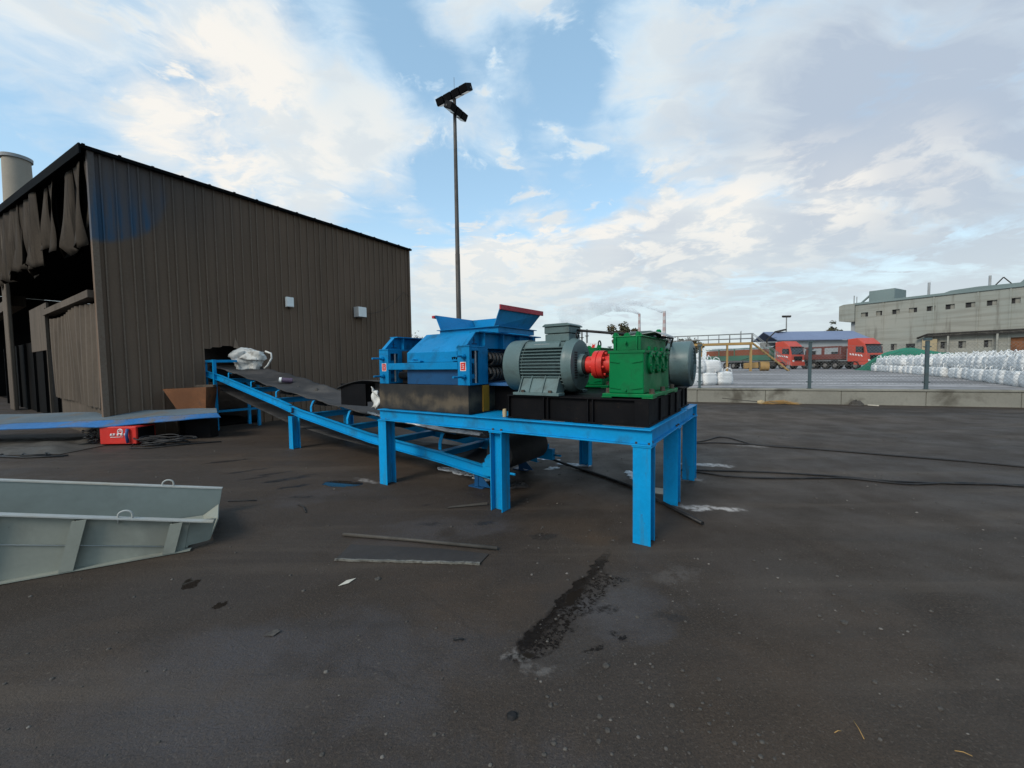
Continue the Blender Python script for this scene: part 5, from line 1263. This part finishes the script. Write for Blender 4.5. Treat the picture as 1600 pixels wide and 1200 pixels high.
m = MB(); m.box(-1.0, -.03, .6, 5, 0, 9.6); m.part('stair_shaft', metalgrey, root)
m = MB(); m.box(1.6, 5.9, 2, 8, HB+.42, HB+2.9); m.prism([(-.2, HB+.42), (1.6, HB+2.2), (1.6, HB+1.8), (.2, HB+.42)], 'y', 2.2, 2.6); m.part('roof_house', bldtrim, root)
m = MB(); m.prism([(13.5, HB+.42), (14.6, HB+.8), (18, HB+.95), (23, HB+.8), (23.5, HB+1.4), (27, HB+1.4), (27.5, HB+.42)], 'y', .5, 6); m.part('roof_mound', bldtrim, root)
for x, h, r in ((11.3, 2.6, .2), (19.3, 2.4, .18), (-.9, 1.9, .10), (-.4, 1.6, .08)):
    m = MB(); m.cyl((x, 1.5, HB+.4), (x, 1.5, HB+.4+h), r, n=10); m.part('roof_pipe', metalgrey, root)
m = MB(); m.bar((19.6, 1.5, HB+.4), (20.9, 1.5, HB+2.2), .16, .16, (0, 1, 0)); m.bar((20.9, 1.5, HB+2.2), (22.2, 1.5, HB+.4), .16, .16, (0, 1, 0)); m.part('roof_frame', chassis, root)
m = MB(); m.box(11.4, LEN, -1.1, -.05, 5.60, 5.72); m.box(11.4, LEN, -1.15, -1.02, 5.5, 5.76); m.part('canopy', chassis, root)
m = MB()
for y, z in ((-1.0, 5.98), (-.55, 5.98)): m.tube([(10.5, y, z-.7), (12, y, z), (LEN, y, z)], .16, 8)
m.part('pipe_run', chassis, root)
for x in (14.9, 21.0, 28, 35):
    m = MB(); m.box(x-.12, x+.12, -1.1, -.86, 0, 5.5); m.part('canopy_post', bldconc, root)
m = MB(); m.box(11.2, 13.3, -.6, -.4, 2.0, 5.0); m.part('canopy_panel', paint('ochre_panel', (.38, .31, .19), .8, (.2, .17, .12), .5, .8), root)

root = thing('blue_roof_shed', 'long grey shed with a blue grey roof behind the red truck', 'shed', WD, (56, 76, .4))
m = MB(); facade(m, 17, 4.9, [(5.3, 7.4, 0, 2.9), (10.2, 11.6, .9, 2.7), (13.5, 14.6, .9, 2.7)], 0, .3)
bmesh.ops.translate(m.bm, verts=m.bm.verts, vec=(49.8, 75, .4)); m.box(49.8, 66.8, 80, 80.2, .4, 5.3); m.part('wall', metalgrey, root)
m = MB(); m.box(55.1, 57.2, 75.2, 75.3, .4, 3.3); m.part('door', holem, root)
for x in (60, 63.3): 
    m = MB(); m.box(x, x+1.4, 75.2, 75.3, 1.3, 3.1); m.part('window', glass, root)
m = MB(); m.slab([(49.4, 74.3, 5.45), (66.9, 74.3, 5.45), (66.9, 78.5, 7.25), (49.4, 78.5, 7.25)], .15, (0, 0, 1)); m.slab([(66.9, 78.5, 7.25), (66.9, 82, 5.6), (49.4, 82, 5.6), (49.4, 78.5, 7.25)], .15, (0, 0, 1)); m.part('roof', shedroofblue, root)
m = MB(); m.bar((49.2, 74.6, 7.0), (47.6, 74.6, 5.5), .16, .16, (0, 1, 0)); m.box(47.5, 47.7, 74.5, 74.7, .4, 5.5); m.bar((51.5, 78, 7.2), (53.3, 78, 7.6), .8, .3); m.part('porch_frame', chassis, root)

# ------------------------------------------------------------------ masts and stacks
root = thing('light_mast', 'tall steel light mast with two crossed arms of floodlights', 'light mast', WD, (-3.55, 27, 0))
m = MB(); m.lathe((-3.52, 27.05, 0), (0, 0, 1), [(0, 0), (0, .18), (9.0, .155), (9.02, .145), (19.3, .105), (19.3, 0)], 20); m.part('pole', polem, root)
m = MB(); m.cyl((-3.52, 27.05, 19.3), (-3.52, 27.05, 20.4), .012, n=6); m.part('lightning_rod', polem, root)
for (xa, ya), (xb, yb), z, n in (((-4.62, 27.82), (-2.36, 26.22), 19.2, 4), ((-3.95, 26.30), (-3.06, 27.80), 18.2, 3)):
    m = MB(); m.bar((xa, ya, z), (xb, yb, z), .10, .12); m.part('cross_arm', polem, root)
    d = Vector((xb-xa, yb-ya, 0)); Ld = d.length; d.normalize(); s = Vector((d.y, -d.x, 0))
    if s.y > 0: s = -s
    for k in range(n):
        c = Vector((xa, ya, z))+d*Ld*(k+.5)/n
        Mx = Matrix((d, s, Vector((0, 0, 1)))).transposed() @ Matrix.Rotation(R(-28), 3, 'X')
        m = MB(); m.obox(c+s*.10+Vector((0, 0, .02)), (Ld/n*.90, .62, .42), Mx); h = m.part('floodlight', blackm, root, bevel=.03)
        m = MB(); m.obox(c+s*.10+Mx @ Vector((0, .06, -.215)), (Ld/n*.74, .46, .02), Mx); m.part('lens', glass, h)
root = thing('distant_light_mast', 'thin distant light mast rising behind the blue grey roof', 'light mast', WD, (109.8, 160, .4))
m = MB(); m.lathe((109.8, 160, .4), (0, 0, 1), [(0, 0), (0, .3), (18.6, .2), (18.6, 0)], 10); m.part('pole', railgrey, root)
m = MB(); m.box(108.2, 111.4, 159.9, 160.1, 18.7, 18.9); m.part('cross_arm', railgrey, root)
for k in range(4):
    m = MB(); m.box(108.1+.9*k, 108.7+.9*k, 159.6, 160.3, 18.9, 19.5); m.part('floodlight', chassis, root)
strip_m, t, b = newmat('hazed_striped_stack')
co = t.coord(); z = t.sep(co)[2]
c = t.mix(t.math('GREATER_THAN', t.math('FRACT', t.math('DIVIDE', z, 16.0)), .5), (.42, .40, .40), (.36, .27, .265))  # pale dull stripes: distance haze painted into the red and white
t.put(b.inputs['Base Color'], c); b.inputs['Roughness'].default_value = .9
for x, h, r, lab in ((287.5, 111, 2.7, 'distant red and white striped smokestack, shorter and left one'), (343.5, 115.5, 3.3, 'distant red and white striped smokestack, taller and right one')):
    m = MB(); m.lathe((x, 900, 0), (0, 0, 1), [(0, 0), (0, r*1.5), (h, r*.9), (h, 0)], 16); m.solo('smokestack', strip_m, lab, 'smokestack', WD, (x, 900, 0), group='striped smokestacks on the horizon')
for x, h, lab in ((26.4, 13.7, 'short dark steel stack far behind the motor, left of a pair'), (28.3, 14.3, 'taller dark steel stack far behind the motor, right of a pair')):
    root = thing('steel_stack', lab, 'stack', WD, (x, 150, 0), group='pair of dark steel stacks')
    m = MB(); m.lathe((x, 150, 0), (0, 0, 1), [(0, 0), (0, .42), (h, .34), (h, 0)], 12); m.part('shaft', railgrey, root)
    m = MB(); m.box(x-.7, x+.7, 149.5, 150.5, h-2.6, h-2.4); m.box(x-.6, x+.6, 149.6, 150.4, h-5.6, h-5.4); m.part('platform', chassis, root)
root = thing('notice_board', 'white board with a red emblem seen far behind the red coupling', 'board', WD, (8.0, 40, .4))
m = MB(); m.box(7.5, 8.5, 39.98, 40.03, 2.95, 3.62); m.part('panel', white, root)
m = MB(); m.prism([(7.95, 3.1), (8.3, 3.15), (8.35, 3.5), (8.2, 3.42), (8.1, 3.52), (8.05, 3.3)], 'y', 39.96, 39.979); m.part('emblem', signred, root)
m = MB(); m.box(7.6, 7.66, 40.04, 40.1, .4, 3.5); m.box(8.35, 8.41, 40.04, 40.1, .4, 3.5); m.part('stand', railgrey, root)

# smoke from the two stacks
sm_, t, b = newmat('smoke'); t.N.remove(b)
vol = t.new('ShaderNodeVolumePrincipled'); vol.inputs['Color'].default_value = (.96, .965, .97, 1)
co = t.coord(); n = t.noise(co, .028, 5, .6)
fall = t.math('POWER', 2.718, t.math('DIVIDE', t.sep(co)[0], 24.0))
t.put(vol.inputs['Density'], t.math('MULTIPLY', t.ramp(n, .36, .60), t.math('ADD', t.math('MULTIPLY', fall, 1.1), .010))); vol.inputs['Anisotropy'].default_value = .2
t.L.new(vol.outputs[0], t.N['Material Output'].inputs['Volume'])
for pts, rad, lab in (([(287, 900, 111), (272, 900, 118), (252, 901, 124), (222, 902, 127), (190, 903, 122), (155, 904, 112), (110, 905, 98)], (2.5, 26), 'pale grey smoke drifting left from the shorter smokestack'),
                      ([(343, 910, 115), (322, 910, 124), (296, 911, 133), (262, 912, 139), (225, 913, 140), (180, 914, 136)], (2.6, 11), 'thin grey smoke streaming left from the taller smokestack')):
    m = MB(); m.tube(pts, lambda u, rad=rad: rad[0]+(rad[1]-rad[0])*u**1.3, 14); m.solo('smoke', sm_, lab, 'smoke', WD, pts[0], kind='stuff', group='smoke from the stacks')

# ------------------------------------------------------------------ trees
def tree(name, x, y, h, rx, rz_, n, leaf, label, z0=0.0, seed=1, group=None):
    r = random.Random(seed); root = thing(name, label, 'tree', WD, (x, y, z0), group=group)
    m = MB(); tops = []
    m.tube([(x, y, z0), (x+.1, y, z0+h*.3), (x-.05, y, z0+h*.62)], lambda u: .035*h*(1-.65*u), 8)
    for k in range(9):
        a = r.uniform(0, 6.28); e = (x+rx*r.uniform(.3, .85)*math.cos(a), y+rx*r.uniform(.3, .85)*math.sin(a), z0+h*r.uniform(.55, .97)); b_ = z0+h*r.uniform(.25, .6)
        m.tube([(x, y, b_), ((x*1.4+e[0]*.6)/2, (y*1.4+e[1]*.6)/2, b_+(e[2]-b_)*.65), e], lambda u: .014*h*(1-.8*u), 6); tops.append(Vector(e))
    m.part('trunk', barkm, root)
    m = MB(); cl = []
    for k in range(34):
        c = r.choice(tops)+Vector((r.gauss(0, rx*.32), r.gauss(0, rx*.32), r.gauss(0, rz_*.35))); cl.append((c, r.uniform(.14, .34)*rx))
    for k in range(n):
        c, s = r.choice(cl); d = Vector((r.gauss(0, 1), r.gauss(0, 1), r.gauss(0, .8))).normalized()*s*r.random()**.4; p = c+d
        u = Vector((r.gauss(0, 1), r.gauss(0, 1), r.gauss(0, 1))).normalized(); w = u.orthogonal().normalized(); l = leaf*r.uniform(.6, 1.4)
        m.face([p-u*l, p+w*l*.5, p+u*l, p-w*l*.5])
    m.part('crown', leafm, root)
tree('broadleaf_tree', 19.7, 70, 7.6, 2.7, 1.6, 4200, .26, 'dark autumn tree showing above the green gearbox', 0, 3)
tree('broadleaf_tree', 92, 113, 10.5, 3.2, 2.2, 2200, .32, 'dark tree between the blue grey roof and the concrete building', .4, 8)
for k, (x, y, h, lab) in enumerate([(27.5, 78, 5.6, 'low dark bush behind the gantry, left of three'), (32, 80, 5.2, 'low dark bush behind the gantry, middle of three'), (36.5, 82, 5.0, 'low dark bush behind the gantry, right of three'), (10, 74, 5.4, 'low dark bush below the pair of steel stacks'), (-14.6, 62, 6.5, 'thin twiggy bush at the far corner of the shed')]):
    tree('roadside_bush', x, y, h, 2.4 if k < 4 else .8, 1.3, 1300 if k < 4 else 160, .28 if k < 4 else .1, lab, 0, 20+k, 'dark bushes beyond the far yard')

# ------------------------------------------------------------------ sky: clouds as functions of direction
COVER = [(0.127,0.810,0.573,0.068,-0.32), (0.104,0.891,0.443,0.136,-0.30), (-0.040,0.949,0.313,0.135,-0.30), (-0.191,0.872,0.451,0.074,-0.25), (-0.317,0.889,0.331,0.068,-0.25), (0.282,0.880,0.381,0.103,-0.15), (0.237,0.919,0.314,0.083,-0.30), (-0.359,0.724,0.588,0.053,-0.30), (-0.210,0.749,0.628,0.057,-0.35), (-0.683,0.623,0.381,0.083,-0.25), (-0.740,0.609,0.286,0.040,-0.40), (-0.164,0.798,0.580,0.061,-0.25), (0.430,0.820,0.378,0.067,-0.15), (-0.494,0.780,0.384,0.043,-0.15), (-0.108,0.910,0.400,0.086,-0.30), (-0.231,0.931,0.281,0.058,-0.20), (-0.575,0.729,0.371,0.088,0.42), (-0.366,0.800,0.476,0.146,0.32), (-0.452,0.709,0.541,0.091,0.36), (-0.626,0.605,0.491,0.144,0.22), (-0.003,0.781,0.624,0.096,0.40), (-0.150,0.968,0.200,0.108,0.55), (0.004,0.968,0.251,0.092,0.60), (0.156,0.958,0.239,0.103,0.65), (0.295,0.920,0.259,0.094,0.65), (0.415,0.868,0.274,0.095,0.65), (0.539,0.789,0.295,0.098,0.60), (0.658,0.693,0.294,0.098,0.60), (0.735,0.614,0.287,0.073,0.50), (0.387,0.744,0.545,0.184,0.48), (0.607,0.647,0.461,0.178,0.60), (0.236,0.777,0.583,0.080,0.35), (0.263,0.822,0.506,0.084,0.30), (-0.047,0.866,0.498,0.054,0.40), (-0.248,0.822,0.513,0.075,0.35), (-0.108,0.765,0.635,0.071,0.35), (-0.223,0.907,0.358,0.056,0.20), (0.079,0.934,0.350,0.037,0.30), (0.273,0.897,0.347,0.040,0.25), (0.486,0.778,0.399,0.047,0.25), (0.101,0.863,0.494,0.033,0.25), (0.006,0.906,0.424,0.057,0.20), (0.188,0.891,0.414,0.054,0.20), (-0.141,0.863,0.485,0.054,0.30), (-0.284,0.786,0.550,0.095,0.25), (-0.310,0.844,0.438,0.090,0.35), (-0.446,0.822,0.353,0.096,0.35), (0.769,0.620,0.155,0.085,0.40), (0.530,0.830,0.176,0.142,0.35), (-0.060,0.983,0.171,0.125,0.40)]
GREY = [(0.652,0.614,0.445,0.182,0.90), (0.754,0.619,0.222,0.102,0.60), (0.471,0.747,0.468,0.150,0.45), (0.615,0.772,0.162,0.152,0.80), (0.765,0.632,0.119,0.092,0.80), (0.302,0.942,0.144,0.186,0.50), (0.628,0.687,0.366,0.107,0.50), (0.365,0.913,0.182,0.116,0.30)]
WHITE = [(-0.449,0.706,0.548,0.091,0.80), (-0.483,0.781,0.396,0.137,0.80), (-0.559,0.725,0.402,0.078,0.70), (0.080,0.965,0.249,0.164,0.95), (-0.119,0.969,0.215,0.139,0.95), (0.357,0.893,0.275,0.137,0.90), (0.540,0.790,0.290,0.107,0.70), (0.658,0.693,0.294,0.091,0.50), (-0.600,0.653,0.462,0.142,0.40), (-0.263,0.862,0.433,0.107,0.40)]
SUN_AZ, SUN_EL = R(221), R(38)       # azimuth from +Y, clockwise
w = bpy.data.worlds.new('World'); sc.world = w; w.use_nodes = True
t = NT(w.node_tree); bg = t.N['Background']
STR = .10
bg.inputs['Strength'].default_value = STR
sky = t.new('ShaderNodeTexSky'); sky.sky_type = 'NISHITA'; sky.sun_disc = False; sky.sun_elevation = SUN_EL; sky.sun_rotation = SUN_AZ
sky.air_density = 1.0; sky.dust_density = .6; sky.ozone_density = 1.5
d = t.coord('Generated'); xyz = t.sep(d)
def blobs(L):
    r = None
    for x, y, z, rad, wt in L:
        a = t.vmath('DOT_PRODUCT', d, (x, y, z))
        e = t.ramp(a, math.cos(rad*1.5), math.cos(rad*.25), 0, wt)
        r = e if r is None else t.math('ADD', r, e)
    return r
zz = t.math('ADD', t.math('MAXIMUM', xyz[2], 0.0), .16)
pl_ = t.comb(t.math('DIVIDE', xyz[0], zz), t.math('DIVIDE', xyz[1], zz), 0.0)
wp = t.vscale(t.vmath('SUBTRACT', t.noise(pl_, 1.3, 4, .55, color=True), (.5, .5, .5)), .5)
p2 = t.vmath('ADD', pl_, wp)
nz = t.noise(p2, 2.1, 14, .62)
nst = t.noise(t.mapping(p2, rot=(0, 0, R(-35)), scale=(.5, 2.4, 1)), 1.6, 10, .58)
bill = t.noise(t.vmath('ADD', p2, (3.3, 1.7, 0)), 4.6, 10, .6)
cov = t.math('ADD', t.math('ADD', t.math('MULTIPLY', nz, 1.0), t.math('MULTIPLY', nst, .55)), t.math('ADD', t.math('MULTIPLY', blobs(COVER), .36), t.math('MULTIPLY', bill, .38)))
puff = t.noise(t.vmath('ADD', p2, (7.1, 2.2, 0)), 6.5, 9, .6)
cov = t.math('ADD', cov, t.ramp(puff, .53, .70, 0, .30))
dens = t.ramp(cov, .87, 1.18)
core = t.ramp(cov, 1.03, 1.33)
shade = t.math('ADD', t.math('MULTIPLY', blobs(GREY), t.ramp(nst, .34, .62, .35, 1.0)), t.math('MULTIPLY', t.ramp(bill, .42, .62), .22), clamp=True)
lit = t.math('MULTIPLY', blobs(WHITE), t.ramp(bill, .56, .42, .25, 1), clamp=True)
K = 1/STR
cc = lambda a, b2, c_: (a*K, b2*K, c_*K)
cloud = t.mix(core, cc(.48, .62, .745), cc(.61, .665, .69))
cloud = t.mix(shade, cloud, cc(.385, .455, .55))
cloud = t.mix(lit, cloud, cc(.755, .735, .695))
skyc = t.mix(1.0, sky.outputs[0], (2.5, 2.3, 1.9), 'MULTIPLY')
skyc = t.mix(.45, skyc, cc(.29, .515, .72))
allc = t.mix(dens, skyc, cloud)
hz = t.ramp(xyz[2], .34, .04, 0, .92)
allc = t.mix(hz, allc, cc(.53, .60, .63))
below = t.ramp(xyz[2], -.01, -.04)
allc = t.mix(below, allc, cc(.10, .10, .10))
t.put(bg.inputs['Color'], allc)

sun = bpy.data.lights.new('sun', 'SUN'); sun.energy = 2.0; sun.angle = R(22); sun.color = (1, .92, .80)
so = bpy.data.objects.new('sun', sun); COL.objects.link(so)
dirv = Vector((math.sin(SUN_AZ)*math.cos(SUN_EL), math.cos(SUN_AZ)*math.cos(SUN_EL), math.sin(SUN_EL)))
so.rotation_euler = dirv.to_track_quat('Z', 'Y').to_euler()
so.location = dirv*50

# ------------------------------------------------------------------ camera
cam = bpy.data.cameras.new('camera'); co_ = bpy.data.objects.new('camera', cam); COL.objects.link(co_)
cam.sensor_width = 36; cam.lens = 623.02/1600*36; cam.clip_end = 6000; cam.clip_start = .05
pit, rol = R(2.8338), R(-.7844)
M0 = Matrix.Rotation(math.pi/2-pit, 4, 'X') @ Matrix.Rotation(rol, 4, 'Z')
co_.matrix_world = Matrix.Translation((0, 0, 1.6)) @ M0
sc.camera = co_
sc.view_settings.view_transform = 'Standard'; sc.view_settings.look = 'None'; sc.view_settings.gamma = 1; sc.view_settings.exposure = 0.32
sc.cycles.max_bounces = 6; sc.cycles.volume_bounces = 4; sc.cycles.use_denoising = True
